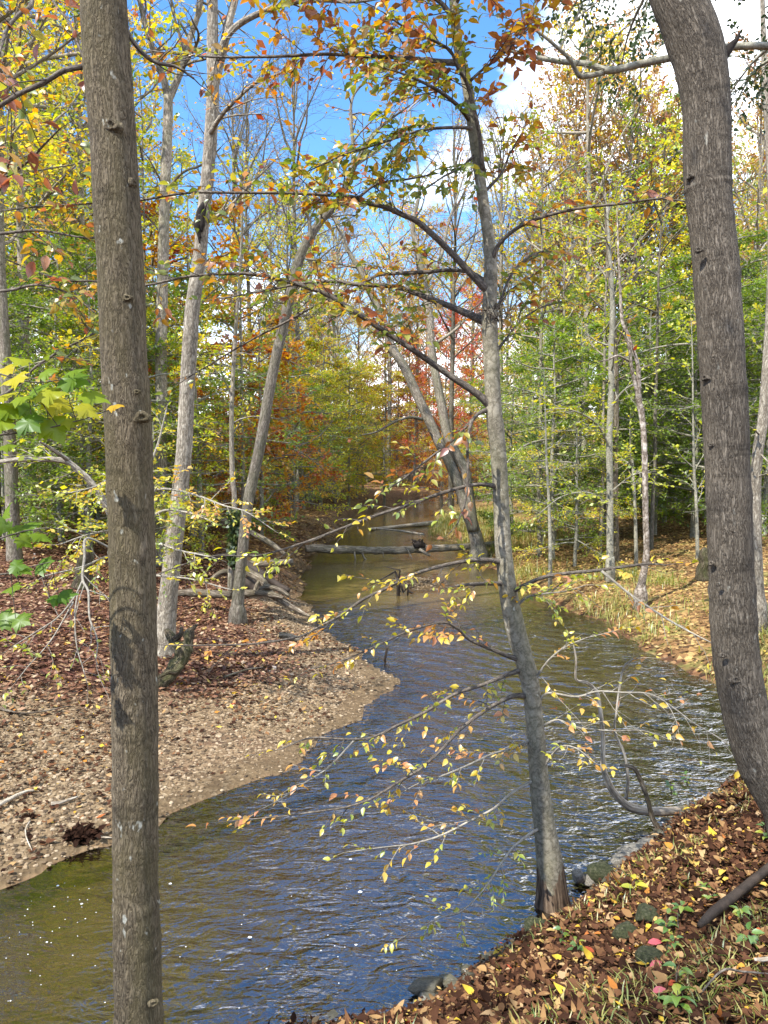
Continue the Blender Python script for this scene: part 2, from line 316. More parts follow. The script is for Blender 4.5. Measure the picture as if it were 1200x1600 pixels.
def terrain(x, y):
    x = np.asarray(x, float).ravel(); y = np.asarray(y, float).ravel()
    wa = .16 + .012 * np.clip(y, 0, 40)
    x, y = x + wa * wob(x, y, 1.5, 11), y + wa * wob(x, y, 1.5, 17)      # uneven shore
    dl, dn, df = dline(x, y, LEFT), dline(x, y, NEAR), dline(x, y, FAR)
    ins = inside(x, y); d = np.minimum(np.minimum(dl, dn), df)
    up = sst(13, 19, y)                      # upstream the left bank is cut steeper
    hl = (1 - up) * (.015 + .085 * np.minimum(dl, 4) + .17 * np.clip(dl - 2.5, 0, 4)) + up * (.5 * sst(0, .9, dl) + .07 * np.minimum(dl, 10)) + .05 * wob(x, y, .9, 1) * sst(.3, 2, dl)
    hn = .62 * np.minimum(dn, 1.5) + .22 * np.clip(dn - 1.5, 0, 4) + .05 * wob(x, y, 2.1, 2) * sst(.1, .8, dn)
    hf = .15 * sst(0, .5, df) + .12 * sst(.3, 1.6, df) + .075 * np.minimum(df, 9) + .06 * wob(x, y, 1.1, 3) * sst(.2, 1, df)
    wl, wn, wf = 1 / (dl ** 3 + .01), 1 / (dn ** 3 + .01), 1 / (df ** 3 + .01)
    land = (hl * wl + hn * wn + hf * wf) / (wl + wn + wf)
    land = land + 11 * sst(16, 95, d) + .25 * wob(x, y, .16, 5) * sst(4, 15, d)
    bed = -np.minimum(.03 + .14 * d, .45) + .02 * wob(x, y, 3, 4)
    e = ((x - SHOAL[0]) / 1.0) ** 2 + ((y - SHOAL[1]) / 1.6) ** 2
    bed = np.maximum(bed, .05 - .16 * e)
    z = np.where(ins, bed, land)
    return z, dict(l=dl, n=dn, f=df, ins=ins, d=d)
def hz(x, y): return float(terrain([x], [y])[0][0])
def ground_hit(px, py):
    """where the line of sight through a pixel of the photograph meets the ground"""
    d = ray(px, py); t = np.concatenate([np.arange(1.5, 30, .02), np.arange(30, 120, .1)]); p = EYE + d * t[:, None]
    z, _ = terrain(p[:, 0], p[:, 1]); i = np.argmax(p[:, 2] < z)
    return np.array([p[i, 0], p[i, 1], z[i]])
def spaced(lo, hi, step, far, grow):
    a = list(np.arange(lo, hi, step)); s = step
    while a[-1] < far: s *= grow; a.append(a[-1] + s)
    return a
xp = spaced(0, 6.5, .1, 420, 1.09); XS = np.array([-v for v in xp[:0:-1]] + xp)
yp = spaced(0, 24, .11, 500, 1.06); yn = spaced(0, .3, .15, 80, 1.2); YS = np.array([-v for v in yn[:0:-1]] + yp)
XX, YY = np.meshgrid(XS, YS)
ZZ, Q = terrain(XX, YY)
nx, ny = len(XS), len(YS)
i = (np.arange(ny - 1)[:, None] * nx + np.arange(nx - 1)[None]).ravel()
quads = np.stack([i, i + 1, i + nx + 1, i + nx], -1)
V = np.stack([XX.ravel(), YY.ravel(), ZZ], -1)
def fattr(me, name, val):
    a = me.attributes.new(name, 'FLOAT', 'POINT'); a.data.foreach_set('value', np.asarray(val, np.float32))
gr = Geo(); gr.add(V, quads)
def ground_mat():
    m, t, out = mat('forest_ground'); pos = N(t, 'ShaderNodeNewGeometry').outputs['Position']
    A = lambda n: N(t, 'ShaderNodeAttribute', attribute_name=n).outputs['Fac']
    v1 = N(t, 'ShaderNodeTexVoronoi', i_Scale=11.0); t.links.new(scaled(t, pos, (1, 1, .4)), v1.inputs[0])
    v2 = N(t, 'ShaderNodeTexVoronoi', i_Scale=27.0); t.links.new(scaled(t, pos, (1, 1, .4)), v2.inputs[0])
    sp = N(t, 'ShaderNodeSeparateColor'); t.links.new(v1.outputs['Color'], sp.inputs[0])
    sg = N(t, 'ShaderNodeSeparateColor'); t.links.new(v2.outputs['Color'], sg.inputs[0])
    red = ramp(t, sp.outputs[0], [(0, (.045, .021, .016)), (.5, (.10, .042, .03)), (.8, (.16, .073, .045)), (1, (.26, .16, .09))]).outputs[0]
    tan = ramp(t, sp.outputs[0], [(0, (.07, .04, .018)), (.5, (.18, .10, .042)), (.8, (.29, .18, .07)), (1, (.40, .29, .12))]).outputs[0]
    brown = ramp(t, sp.outputs[0], [(0, (.03, .017, .011)), (.5, (.09, .043, .022)), (.8, (.15, .075, .036)), (1, (.25, .15, .075))]).outputs[0]
    grav = ramp(t, sg.outputs[0], [(0, (.065, .044, .025)), (.5, (.15, .105, .06)), (.85, (.23, .17, .10)), (1, (.34, .27, .18))]).outputs[0]
    sand = mix(t, noise_(t, pos, 3, 5), (.13, .09, .05), (.20, .145, .085))
    silt = mix(t, noise_(t, pos, 1.2, 5), (.045, .03, .014), (.085, .056, .026))
    big = noise_(t, pos, .55, 5, .6)
    dk = noise_(t, pos, 2.2, 5, .6)
    c = mix(t, A('w_far'), brown, tan)
    c = mix(t, A('w_cut'), mix(t, A('w_left'), c, red), brown)
    c = mix(t, math_(t, 'MULTIPLY', A('w_far'), ramp(t, dk, [(.5, 0.), (.62, .6)]).outputs[0]), c, (.10, .115, .03))
    gm = mix(t, ramp(t, dk, [(.45, 0.), (.6, 1.)]).outputs[0], grav, mix(t, .5, sand, grav))
    c = mix(t, math_(t, 'MULTIPLY', A('w_grav'), ramp(t, big, [(.25, .55), (.5, 1.)]).outputs[0], clamp=True), c, gm)
    c = mix(t, A('w_wet'), c, mix(t, .75, c, mix(t, noise_(t, pos, 5, 5), (.05, .034, .018), (.115, .08, .043))))
    c = mix(t, A('w_bed'), c, mix(t, A('w_deep'), mix(t, .6, gm, (.16, .105, .05)), silt))
    c = mix(t, .5, c, mix(t, 1, c, ramp(t, dk, [(.3, .55), (.7, 1.4)]).outputs[0], 'MULTIPLY'))
    p = N(t, 'ShaderNodeBsdfPrincipled', i_Roughness=.9); p.inputs['Specular IOR Level'].default_value = .15
    t.links.new(c, p.inputs['Base Color'])
    b = N(t, 'ShaderNodeBump', i_Strength=.7, i_Distance=.03)
    t.links.new(math_(t, 'ADD', v1.outputs['Distance'], math_(t, 'MULTIPLY', v2.outputs['Distance'], .5)), b.inputs['Height']); t.links.new(b.outputs[0], p.inputs['Normal'])
    t.links.new(p.outputs[0], out.inputs[0]); return m
ground = gr.obj('ground', ground_mat()); tag(ground, 'leaf strewn forest floor with the stream bed cut into it', 'ground', kind='structure')
me = ground.data; xf, yf = XX.ravel(), YY.ravel(); ins = Q['ins']
isl = (Q['l'] < Q['n']) & (Q['l'] < Q['f']); isf = (Q['f'] < Q['n']) & (Q['f'] <= Q['l'])
fattr(me, 'w_left', np.where(isl & (yf < 17), 1, np.where(isl, .45, 0)))
fattr(me, 'w_far', np.where(isf, 1, np.where(isl & (yf > 20), .55, 0)))
fattr(me, 'w_cut', np.where(~ins & ((Q['f'] < .2) | (isl & (yf > 17) & (Q['l'] < .7))), 1, 0))
gl_ = (1 - sst(-.6, .7, Q['l'] + .7 * wob(xf, yf, .8, 9) - 3.2 + 1.9 * sst(6.5, 11.5, yf))) * (isl | ins) * np.where(yf > 17, .3, 1)
fattr(me, 'w_grav', np.clip(gl_ * ~ins + ((xf - SHOAL[0]) ** 2 + ((yf - SHOAL[1]) / 1.5) ** 2 < 1.4) * 1.0, 0, 1))
fattr(me, 'w_wet', np.where(~ins & isl, sst(.6, .15, Q['l']), 0))
fattr(me, 'w_bed', ins * 1.0); fattr(me, 'w_deep', np.where(ins, sst(.4, 2.0, Q['d']), 0))
# water sheet with real small waves
wx = np.concatenate([np.arange(-18, -5, .25), np.arange(-5, 6.2, .05)]); wy = np.concatenate([np.arange(-6, 3, .25), np.arange(3, 14, .05), np.arange(14, 30, .12), np.arange(30, 98, .6)])
wx = np.concatenate([wx, np.arange(6.2, 24, .5)])
WX, WY = np.meshgrid(wx, wy); wz, wq = terrain(WX, WY); wz0 = wz
riff = sst(7.5, 10, WY.ravel()) * sst(18, 15, WY.ravel())
flow = (WX * .55 + WY * .85).ravel(); acr = (WX * .85 - WY * .55).ravel()
ripple = (.0035 * np.sin(flow * 17 + 2.2 * np.sin(acr * 2.3) + 1.5 * np.sin(flow * 1.1)) + .0016 * np.sin(flow * 29 + 3 * np.sin(acr * 3.1 + 1)) + .004 * wob(WX.ravel(), WY.ravel(), 5, 3) + .0025 * wob(WX.ravel(), WY.ravel(), 13, 1))
calm = np.clip(1 - sst(15.5, 18.5, WY.ravel() + .5 * wob(WX.ravel(), WY.ravel(), 1.2, 2)) * .82, 0, 1)
Wz = ripple * calm * (.4 + .6 * np.maximum(sst(-2.3, -.5, WX.ravel()), sst(6, 8.5, WY.ravel()))) * (1.0 + 1.5 * riff) * sst(0, .5, np.where(wq['ins'], wq['d'], 0))
keep = wz0 < .12
nw = len(wx); i = (np.arange(len(wy) - 1)[:, None] * nw + np.arange(nw - 1)[None]).ravel()
wqd = np.stack([i, i + 1, i + nw + 1, i + nw], -1); wqd = wqd[keep[wqd].any(1)]
used, inv = np.unique(wqd, return_inverse=True)
gw = Geo(); gw.add(np.stack([WX.ravel(), WY.ravel(), Wz], -1)[used], inv.reshape(-1, 4))
def water_mat():
    m, t, out = mat('stream_water'); pos = N(t, 'ShaderNodeNewGeometry').outputs['Position']
    A = lambda n: N(t, 'ShaderNodeAttribute', attribute_name=n).outputs['Fac']
    rot = N(t, 'ShaderNodeMapping'); rot.inputs['Rotation'].default_value = (0, 0, R(30)); rot.inputs['Scale'].default_value = (1, 2.1, 1); t.links.new(pos, rot.inputs[0])
    n1 = noise_(t, rot.outputs[0], 3.2, 3, .5, .8); n2 = noise_(t, rot.outputs[0], 9, 2, .5, .6)
    h = math_(t, 'ADD', n1, math_(t, 'MULTIPLY', n2, .36))
    b = N(t, 'ShaderNodeBump', i_Distance=.13); t.links.new(h, b.inputs['Height'])
    slick = ramp(t, noise_(t, scaled(t, pos, (.9, .35, 1)), 1, 4, .6, 1.2), [(.36, .35), (.56, 1.0)]).outputs[0]
    t.links.new(math_(t, 'ADD', math_(t, 'MULTIPLY', math_(t, 'MULTIPLY', A('calm'), slick), .42), .03), b.inputs['Strength'])
    fr = N(t, 'ShaderNodeFresnel', i_IOR=3.3); t.links.new(b.outputs[0], fr.inputs['Normal'])
    gl = N(t, 'ShaderNodeBsdfGlossy', i_Roughness=.03); gl.inputs[0].default_value = (1, 1, 1, 1); t.links.new(b.outputs[0], gl.inputs['Normal'])
    tp = N(t, 'ShaderNodeBsdfTransparent'); tp.inputs[0].default_value = (.62, .48, .29, 1)
    df = N(t, 'ShaderNodeBsdfDiffuse'); t.links.new(mix(t, A('pool'), (.032, .021, .010), (.15, .112, .04)), df.inputs[0])
    a = N(t, 'ShaderNodeMixShader'); t.links.new(A('murk'), a.inputs[0]); t.links.new(tp.outputs[0], a.inputs[1]); t.links.new(df.outputs[0], a.inputs[2])
    f = N(t, 'ShaderNodeMixShader'); t.links.new(fr.outputs[0], f.inputs[0]); t.links.new(a.outputs[0], f.inputs[1]); t.links.new(gl.outputs[0], f.inputs[2])
    t.links.new(f.outputs[0], out.inputs[0]); return m
water = gw.obj('stream_water', water_mat()); tag(water, 'shallow brown woodland stream rippling and reflecting blue sky', 'stream', kind='structure')
dep = np.clip(-wz0, 0, 1)
fattr(water.data, 'murk', np.clip(1 - np.exp(-dep * 7), 0, .93)[used]); fattr(water.data, 'pool', sst(15.5, 19, WY.ravel())[used]); fattr(water.data, 'calm', (calm * (.15 + .85 * np.maximum(sst(-2.6, -.9, WX.ravel()), sst(6, 8.5, WY.ravel()))))[used])
# ------------------------------------------------------------------ stuff: litter, gravel, grass, foam
def rand_unit(n): v = rng.normal(size=(n, 3)); return unit(v)
def scatter(n, x0, x1, y0, y1, cond, near=None):
    x = rng.uniform(x0, x1, n); y = rng.uniform(y0, y1, n)
    fov = np.abs(x) < np.maximum(y, .5) * .56 + .8
    x, y = x[fov], y[fov]; z, q = terrain(x, y); k = cond(x, y, z, q)
    return x[k], y[k], z[k], {a: b[k] for a, b in q.items()}
def litter(name, label, mt, xs, size, fine, lift=.02):
    x, y, z, q = xs; n = len(x); g = Geo(); a = rng.uniform(0, 2 * math.pi, n)
    d = np.stack([np.cos(a), np.sin(a), rng.normal(0, .28, n)], -1)
    nr = unit(np.stack([rng.normal(0, .3, n), rng.normal(0, .3, n), np.ones(n)], -1)); p = np.stack([x, y, z + rng.uniform(.004, lift, n)], -1)
    ln = size * rng.uniform(.35, 1.45, n)
    if fine: leaves_fine(g, p, d, nr, ln, rng.uniform(.45, .75, (n, 1)), rng.uniform(0, 1, n) , rng.normal(.0, .22, n), .28)
    else: leaves_quad(g, p, d, nr, ln, .62, rng.uniform(0, 1, n))
    return tag(g.obj(name, M[mt]), label, 'leaf litter', kind='stuff')
litter('leaf_litter', 'brown and orange fallen leaves heaped on the near bank', 'litter', scatter(140000, -3.5, 7.5, 1.2, 9.5, lambda x, y, z, q: ~q['ins'] & (q['n'] < np.minimum(q['l'], q['f'])) & (q['n'] + .12 * wob(x, y, 4, 1) > .24)), .053, True, .06)
litter('leaf_litter', 'dull red leaf litter covering the left bank', 'redlitter', scatter(150000, -15, 1, 5, 22, lambda x, y, z, q: ~q['ins'] & (q['l'] < q['f']) & (q['l'] < q['n']) & (q['l'] + .7 * wob(x, y, .8, 9) + rng.normal(0, .45, len(x)) > 3.1 - 1.9 * sst(6.5, 11.5, y))), .075, False, .03)
litter('leaf_litter', 'dry brown leaves scattered over the gravel bar', 'litter', scatter(52000, -8, 1, 5, 19, lambda x, y, z, q: ~q['ins'] & (q['l'] < q['n']) & (q['l'] < 4.2) & (q['l'] > .15) & (wob(x, y, 1.3, 5) + rng.normal(0, .4, len(x)) + .25 * q['l'] > .3)), .06, False, .02)
litter('leaf_litter', 'straw coloured leaf litter covering the far right bank', 'tanlitter', scatter(90000, 1, 19, 9, 34, lambda x, y, z, q: ~q['ins'] & (q['f'] < q['l']) & (q['f'] < q['n']) & (q['f'] > .12)), .075, False, .04)
litter('leaf_litter', 'rusty leaf litter beyond the log on the left bank', 'tanlitter', scatter(40000, -16, -1, 19, 40, lambda x, y, z, q: ~q['ins'] & (q['l'] < q['f']) & (q['l'] > .05)), .11, False, .04)
litter('leaf_litter', 'crumbled leaf scraps and bark bits between the leaves of the near bank', 'litter', scatter(150000, -3.5, 7.5, 1.2, 9.5, lambda x, y, z, q: ~q['ins'] & (q['n'] < np.minimum(q['l'], q['f'])) & (q['n'] > .1)), .026, False, .065)
ico_v = []; ph = (1 + 5 ** .5) / 2
for a in (-1, 1):
    for b in (-ph, ph): ico_v += [(0, a, b), (a, b, 0), (b, 0, a)]
ico_v = unit(np.array(ico_v, float)); ico_t = []
for a in range(12):
    for b in range(a + 1, 12):
        for c in range(b + 1, 12):
            if max(np.linalg.norm(ico_v[a] - ico_v[b]), np.linalg.norm(ico_v[b] - ico_v[c]), np.linalg.norm(ico_v[a] - ico_v[c])) < 1.1:
                ico_t.append((a, b, c) if np.dot(np.cross(ico_v[b] - ico_v[a], ico_v[c] - ico_v[a]), ico_v[a]) > 0 else (a, c, b))
ico_t = np.array(ico_t)
def pebbles(name, label, xs, smin, smax, mt='stone', sink=.2):
    x, y, z, q = xs; n = len(x); s = smin * (smax / smin) ** (rng.uniform(0, 1, n) ** 2.2)
    a = rng.uniform(0, 6.28, n); sc = np.stack([s, s * rng.uniform(.55, .9, n), s * rng.uniform(.3, .6, n)], -1)
    v = ico_v[None] * (1 + rng.normal(0, .13, (n, 12, 1))) * sc[:, None]
    c, d = np.cos(a)[:, None], np.sin(a)[:, None]
    v = np.stack([v[..., 0] * c - v[..., 1] * d + x[:, None], v[..., 0] * d + v[..., 1] * c + y[:, None], v[..., 2] + (z + sc[:, 2] * sink)[:, None]], -1)
    g = Geo(); g.add(v.reshape(-1, 3), None, (ico_t[None] + np.arange(n)[:, None, None] * 12).reshape(-1, 3), None, np.repeat(rng.uniform(0, 1, n), 12))
    return tag(g.obj(name, M[mt], smooth=False), label, 'gravel', kind='stuff')
pebbles('gravel', 'loose tan and grey gravel of the left bar', scatter(150000, -8.5, 1, 4.8, 18, lambda x, y, z, q: ~q['ins'] & (q['l'] < q['n']) & (q['l'] + .7 * wob(x, y, .8, 9) + rng.normal(0, .45, len(x)) < 3.3 - 1.9 * sst(6.5, 11.5, y)) & ((q['l'] > .22 + .2 * wob(x, y, 1.1, 2)) | (rng.uniform(0, 1, len(x)) < .3)) & (q['l'] < q['f'])), .008, .032)
pebbles('gravel', 'small stones of the shoal in midstream', scatter(9000, -.5, 3.5, 17, 25, lambda x, y, z, q: q['ins'] & (z > -.02)), .015, .05)
pebbles('gravel', 'dark pebbles along the foot of the near bank', scatter(5000, -1, 5, 3.9, 9.5, lambda x, y, z, q: (q['n'] < .3) & (z > -.12)), .015, .08, 'wetrock')
pebbles('gravel', 'brown pebbles under the shallow edge of the stream', scatter(26000, -7, 1, 4, 17, lambda x, y, z, q: q['ins'] & (q['l'] < 1.3)), .012, .04)
def grass(label, xs, hmin, hmax, lean=.7):
    x, y, z, q = xs; n = len(x); g = Geo(); a = rng.uniform(0, 6.28, n); h = rng.uniform(hmin, hmax, n)[:, None]
    d = np.stack([np.cos(a), np.sin(a), np.zeros(n)], -1); s = np.stack([-np.sin(a), np.cos(a), np.zeros(n)], -1) * (h * .016 + .0013)
    p = np.stack([x, y, z - .01], -1); up = np.array([0, 0, 1.]); l = rng.uniform(.3, 1, n)[:, None] * lean
    b0 = p; b1 = p + up * h * .6 + d * h * l * .35; b2 = p + up * h * (.95 - .25 * l) + d * h * l
    g.add(np.stack([b0 - s * .7, b0 + s * .7, b1 + s, b1 - s, b2], 1).reshape(-1, 3), (np.array([[0, 1, 2, 3]])[None] + np.arange(n)[:, None, None] * 5).reshape(-1, 4), (np.array([[3, 2, 4]])[None] + np.arange(n)[:, None, None] * 5).reshape(-1, 3), None, np.repeat(rng.uniform(0, 1, n), 5))
    return tag(g.obj('grass', M['grass']), label, 'grass', kind='stuff')
grass('thin yellowing stilt grass growing through the leaves of the near bank', scatter(60000, -.5, 5, 1.3, 7.5, lambda x, y, z, q: ~q['ins'] & (q['n'] < q['f']) & (q['n'] > .35) & (wob(x, y, 1.6, 6) + .7 * sst(4.2, 2.6, y) + rng.normal(0, .22, len(x)) > .36)), .04, .13, 1.0)
grass('straw coloured grass hanging over the far right bank', scatter(34000, 2.6, 9, 9, 22, lambda x, y, z, q: ~q['ins'] & (q['f'] < 2.6) & (q['f'] < q['n']) & (wob(x, y, 1.1, 8) + rng.normal(0, .25, len(x)) + .6 * sst(13, 9, y) > .3)), .10, .34, 1.2)
grass('green weeds low beside the far log', scatter(16000, 1.5, 9, 24, 42, lambda x, y, z, q: ~q['ins'] & (q['f'] < 3.5)), .15, .45, 1.0)
fx, fy, fz, fq = scatter(26000, -4, .3, 4.2, 6.2, lambda x, y, z, q: q['ins'] & (q['d'] > .3) & (-.35 * x - .1 + wob(x, y, 1.1, 4) + .5 * wob(x, y, 2.3, 2) + rng.normal(0, .35, len(x)) > .45))
fx, fy = fx[:100], fy[:100]; n = len(fx); g = Geo(); a = np.linspace(0, 2 * math.pi, 8)[:-1]; s = .003 + .013 * rng.uniform(0, 1, n) ** 6
v = np.stack([fx[:, None] + s[:, None] * np.cos(a) * rng.uniform(.7, 1.5, (n, 7)), fy[:, None] + s[:, None] * np.sin(a), np.full((n, 7), .012) + 0 * s[:, None]], -1)
v = np.concatenate([v, np.stack([fx, fy, np.full(n, .016)], -1)[:, None]], 1)
t = np.array([(j, (j + 1) % 7, 7) for j in range(7)])[None] + np.arange(n)[:, None, None] * 8
g.add(v.reshape(-1, 3), None, t.reshape(-1, 3)); tag(g.obj('foam', M['foam']), 'white foam flecks drifting on the near water', 'foam', kind='stuff')
# ------------------------------------------------------------------ trees traced from the photograph
def trace(pix, Y0, Y1=None, m=None, ease=1.0):
    """rows (px, py, width px) -> smooth path in the place and its radii; depth runs from Y0 to Y1"""
    pix = np.asarray(pix, float); Y1 = Y0 if Y1 is None else Y1
    m = m or max(6, len(pix) * 3); px = smooth_path(pix, m); u = np.linspace(0, 1, m) ** ease
    Y = Y0 + (Y1 - Y0) * u
    return np.array([P(a, b, y) for (a, b, _), y in zip(px, Y)]), np.maximum(px[:, 2], .3) * .5 * Y / F
UP = np.array([0, 0, 1.])
def spray(gt, gl, pts, rad, ntw, tl, per, size=.075, t0=.15, t1=1.0, rlo=0., rhi=1., droop=.25, fine=True, jit=.6, twr=.0022, bare=0.0, up=.25, end=True):
    """side twigs with alternate leaves along a branch"""
    n = len(pts); LP, LD, LN, LR = [], [], [], []
    sgn = 1
    for w in range(ntw):
        t = t0 + (t1 - t0) * (w + rng.uniform(0, .9)) / ntw
        if end and w == ntw - 1: t = 1.0
        f = t * (n - 1); i = min(int(f), n - 2); p = pts[i] + (pts[i + 1] - pts[i]) * (f - i); T = unit(pts[i + 1] - pts[i])
        S = unit(np.cross(T, UP + rng.normal(0, .4, 3))); sgn = -sgn
        d = unit(T * rng.uniform(.45, .9) + S * sgn * rng.uniform(.4, .9) + UP * rng.normal(0, up))
        if end and w == ntw - 1: d = T
        ln = tl * rng.uniform(.5, 1.25) * (1.15 - .5 * t)
        k = 5; path = [p]; dd = d.copy()
        for j in range(k): dd = unit(dd + rng.normal(0, .13, 3) - UP * droop * .16); path.append(path[-1] + dd * ln / k)
        path = np.array(path); r0 = min(rad[i] * .55, twr * (1 + ln * 2.2)); tube(gt, path, np.linspace(r0, .0011, k + 1), 4, cap=False, seed=w)
        subs = [path]
        if ln > .28:
            for j in (2, 3):
                d2 = unit(unit(path[j + 1] - path[j]) * .7 + unit(np.cross(dd, UP)) * rng.choice((-1, 1)) * .7 + rng.normal(0, .15, 3)); l2 = ln * rng.uniform(.3, .5)
                p2 = np.array([path[j], path[j] + d2 * l2 * .5, path[j] + d2 * l2 - UP * .06 * l2]); tube(gt, p2, np.linspace(r0 * .6, .001, 3), 3, cap=False, seed=w + j); subs.append(p2)
        if rng.uniform() < bare: continue
        for sp in subs:
            L_ = np.linalg.norm(np.diff(sp, axis=0), axis=1).sum(); q = max(1, int(round(per * L_ / tl * rng.uniform(.6, 1.3))))
            base = rng.uniform(rlo, rhi)
            for e in range(q):
                u = (.2 + .8 * (e + rng.uniform(0, 1)) / q) * (len(sp) - 1); a = min(int(u), len(sp) - 2); pp = sp[a] + (sp[a + 1] - sp[a]) * (u - a); tt = unit(sp[a + 1] - sp[a])
                sd = unit(np.cross(tt, UP + rng.normal(0, .3, 3))) * (1 if e % 2 else -1)
                LP.append(pp); LD.append(tt * .7 + sd * .75 - UP * rng.uniform(0, droop * 1.6) + rng.normal(0, .2, 3)); LN.append(UP + rng.normal(0, jit, 3)); LR.append(np.clip(base + rng.normal(0, .14), 0, 1))
    if LP and gl is not None:
        LP, LD, LN, LR = map(np.array, (LP, LD, LN, LR)); ln = size * rng.uniform(.6, 1.3, len(LP)) * (.85 + .3 * LR)
        (leaves_fine if fine else leaves_quad)(gl, LP, LD, LN, ln, .56 if fine else .6, LR)
def knot_at(parent, name, p, out, size, mt):
    """a healed branch scar: raised lip round a sunken eye"""
    out = unit(np.asarray(out, float)); s = unit(np.cross(UP, out)); u = np.cross(out, s); g = Geo(); k = 14; V = []
    prof = [(1.25, -.30), (1.0, -.02), (.78, .24), (.55, .26), (.36, .05), (.12, -.12)]
    a = np.arange(k) / k * 2 * math.pi
    for r_, h in prof:
        w = 1 + .14 * np.sin(a * 3 + size * 90) + .08 * rng.normal(size=k)
        V.append(p + out * h * size * (1 + .15 * rng.normal(size=(k, 1))) + (s * np.cos(a)[:, None] * 1.15 + u * np.sin(a)[:, None] * .8) * (r_ * size * w)[:, None])
    V = np.concatenate(V); i = np.arange(len(prof) - 1)[:, None] * k; j = np.arange(k)[None]; q = np.stack([i + j, i + (j + 1) % k, i + k + (j + 1) % k, i + k + j], -1).reshape(-1, 4)
    V = np.vstack([V, p - out * size * .15]); t = [((len(prof) - 1) * k + x, (len(prof) - 1) * k + (x + 1) % k, len(prof) * k) for x in range(k)]
    g.add(V, q, t, V * 1.0); return g.obj(name, M[mt], parent)
def ring_lumps(n, lst, m):
    r = np.ones(m); z = np.linspace(0, 1, m)
    for c, a, w in lst: r += a * np.exp(-((z - c) / w) ** 2)
    return r
def crown_above(parent, top, spread, n, mt, size, seed, wood, h=5.0, name='crown'):
    """limbs and foliage of a trunk that runs out of the top of the picture"""
    g2 = Geo(); gl = Geo(); rs = np.random.default_rng(seed); P_, D_, N_ = [], [], []
    for k in range(16):
        a = k * 2.4 + rs.uniform(0, .6); t = rs.uniform(.15, 1); st = top + UP * h * t * .8
        d = np.array([math.cos(a), math.sin(a), rs.uniform(.15, .8)]); ln = spread * (1.1 - .5 * t) * rs.uniform(.7, 1.1)
        pth = smooth_path(np.array([st - UP * .2, st + d * ln * .4, st + d * ln + UP * .3]), 7); tube(g2, pth, np.linspace(.035, .006, 7), 5, cap=False, seed=k)
        for q in range(n // 16):
            u = rs.uniform(.25, 1); c = pth[0] * (1 - u) + pth[-1] * u + rs.normal(0, .42, 3) * np.array([1, 1, .5]); P_.append(c)
    P_ = np.array(P_); m = len(P_)
    leaves_quad(gl, P_, rs.normal(size=(m, 3)), UP + rs.normal(0, .5, (m, 3)), size * rs.uniform(.6, 1.2, m), .7, rs.uniform(0, 1, m))
    tube(g2, np.array([top - UP * .4, top + UP * h * .5, top + UP * h]), [.09, .06, .01], 8, cap=False)
    lm = g2.obj('limbs', M[wood], parent); lf = gl.obj(name, M[mt], parent); return lm, lf
# ---- the trunk close on the left
def base_of(pts): return np.array([pts[0][0], pts[0][1], hz(pts[0][0], pts[0][1])])
YL_ = 3.2
pts, rad = trace([(224, 1760, 96), (219, 1680, 84), (217, 1600, 77), (214, 1466, 75), (211.5, 1366, 71), (211, 1166, 71.5), (210, 1066, 72), (206.5, 866, 71), (202.5, 733, 71), (199, 633, 71), (192.5, 533, 69.5), (187, 400, 69), (181, 300, 70), (176, 200, 68), (167.5, 100, 70.5), (162, 0, 68), (158, -120, 66), (154, -400, 58), (150, -800, 46)], YL_, YL_, 260)
t_ = empty('maple_tree', base_of(pts), 'tall straight furrowed trunk nearest the camera on the left, cutting the picture top to bottom', 'tree')
g = Geo(); lm = [(c, .035 + .03 * random.random(), .0025) for c in (.115, .165, .2, .235, .26, .29, .33, .352, .39, .43, .465, .5, .52)]
tube(g, pts, rad, 26, .03, 3.0, ring_lumps(0, lm, 260)); g.obj('trunk', M['tulip'], t_)
def on_trunk(px, py, Y, r=.095): return P(px, py, Y - r)
for px, py, s, ox in ((174, 196, .05, -.1), (140, 127, .022, -.9), (209, 285, .03, .8), (222, 652, .042, .35), (214, 612, .018, .2), (192, 768, .035, -.1), (231, 1048, .04, .6), (192, 1140, .035, -.3), (196, 1350, .028, -.25), (232, 1178, .03, .5), (240, 1568, .03, .4), (203, 1500, .03, -.1), (199, 465, .026, .1)):
    knot_at(t_, 'branch_scar', on_trunk(px, py, YL_, .088 if abs(ox) < .5 else .045), (ox, -1 if abs(ox) < .6 else -.45, .1), s * .62, 'tulip')
for pp, y1 in (([(160, 98, 12), (140, 101, 10), (130, 104, 9), (100, 110, 8), (67, 130, 7.5), (33, 145, 7), (0, 165, 6.5), (-60, 200, 5)], 3.1), ([(190, 45, 11), (199, 51, 8), (213, 72, 6.5), (233, 92, 6), (253, 100, 5.5), (277, 105, 4.5), (303, 123, 3)], 3.3)):
    p2, r2 = trace(pp, YL_, y1, 20); g = Geo(); tube(g, p2, r2, 7, .06, 1.3); spray(g, None, p2, r2, 5, .28, 4, .07, .5, 1, .5, 1); b = g.obj('branch', M['twig'], t_)
    
crown_above(t_, pts[-1], 2.2, 1500, 'yellow', .12, 3, 'tulip', 6)
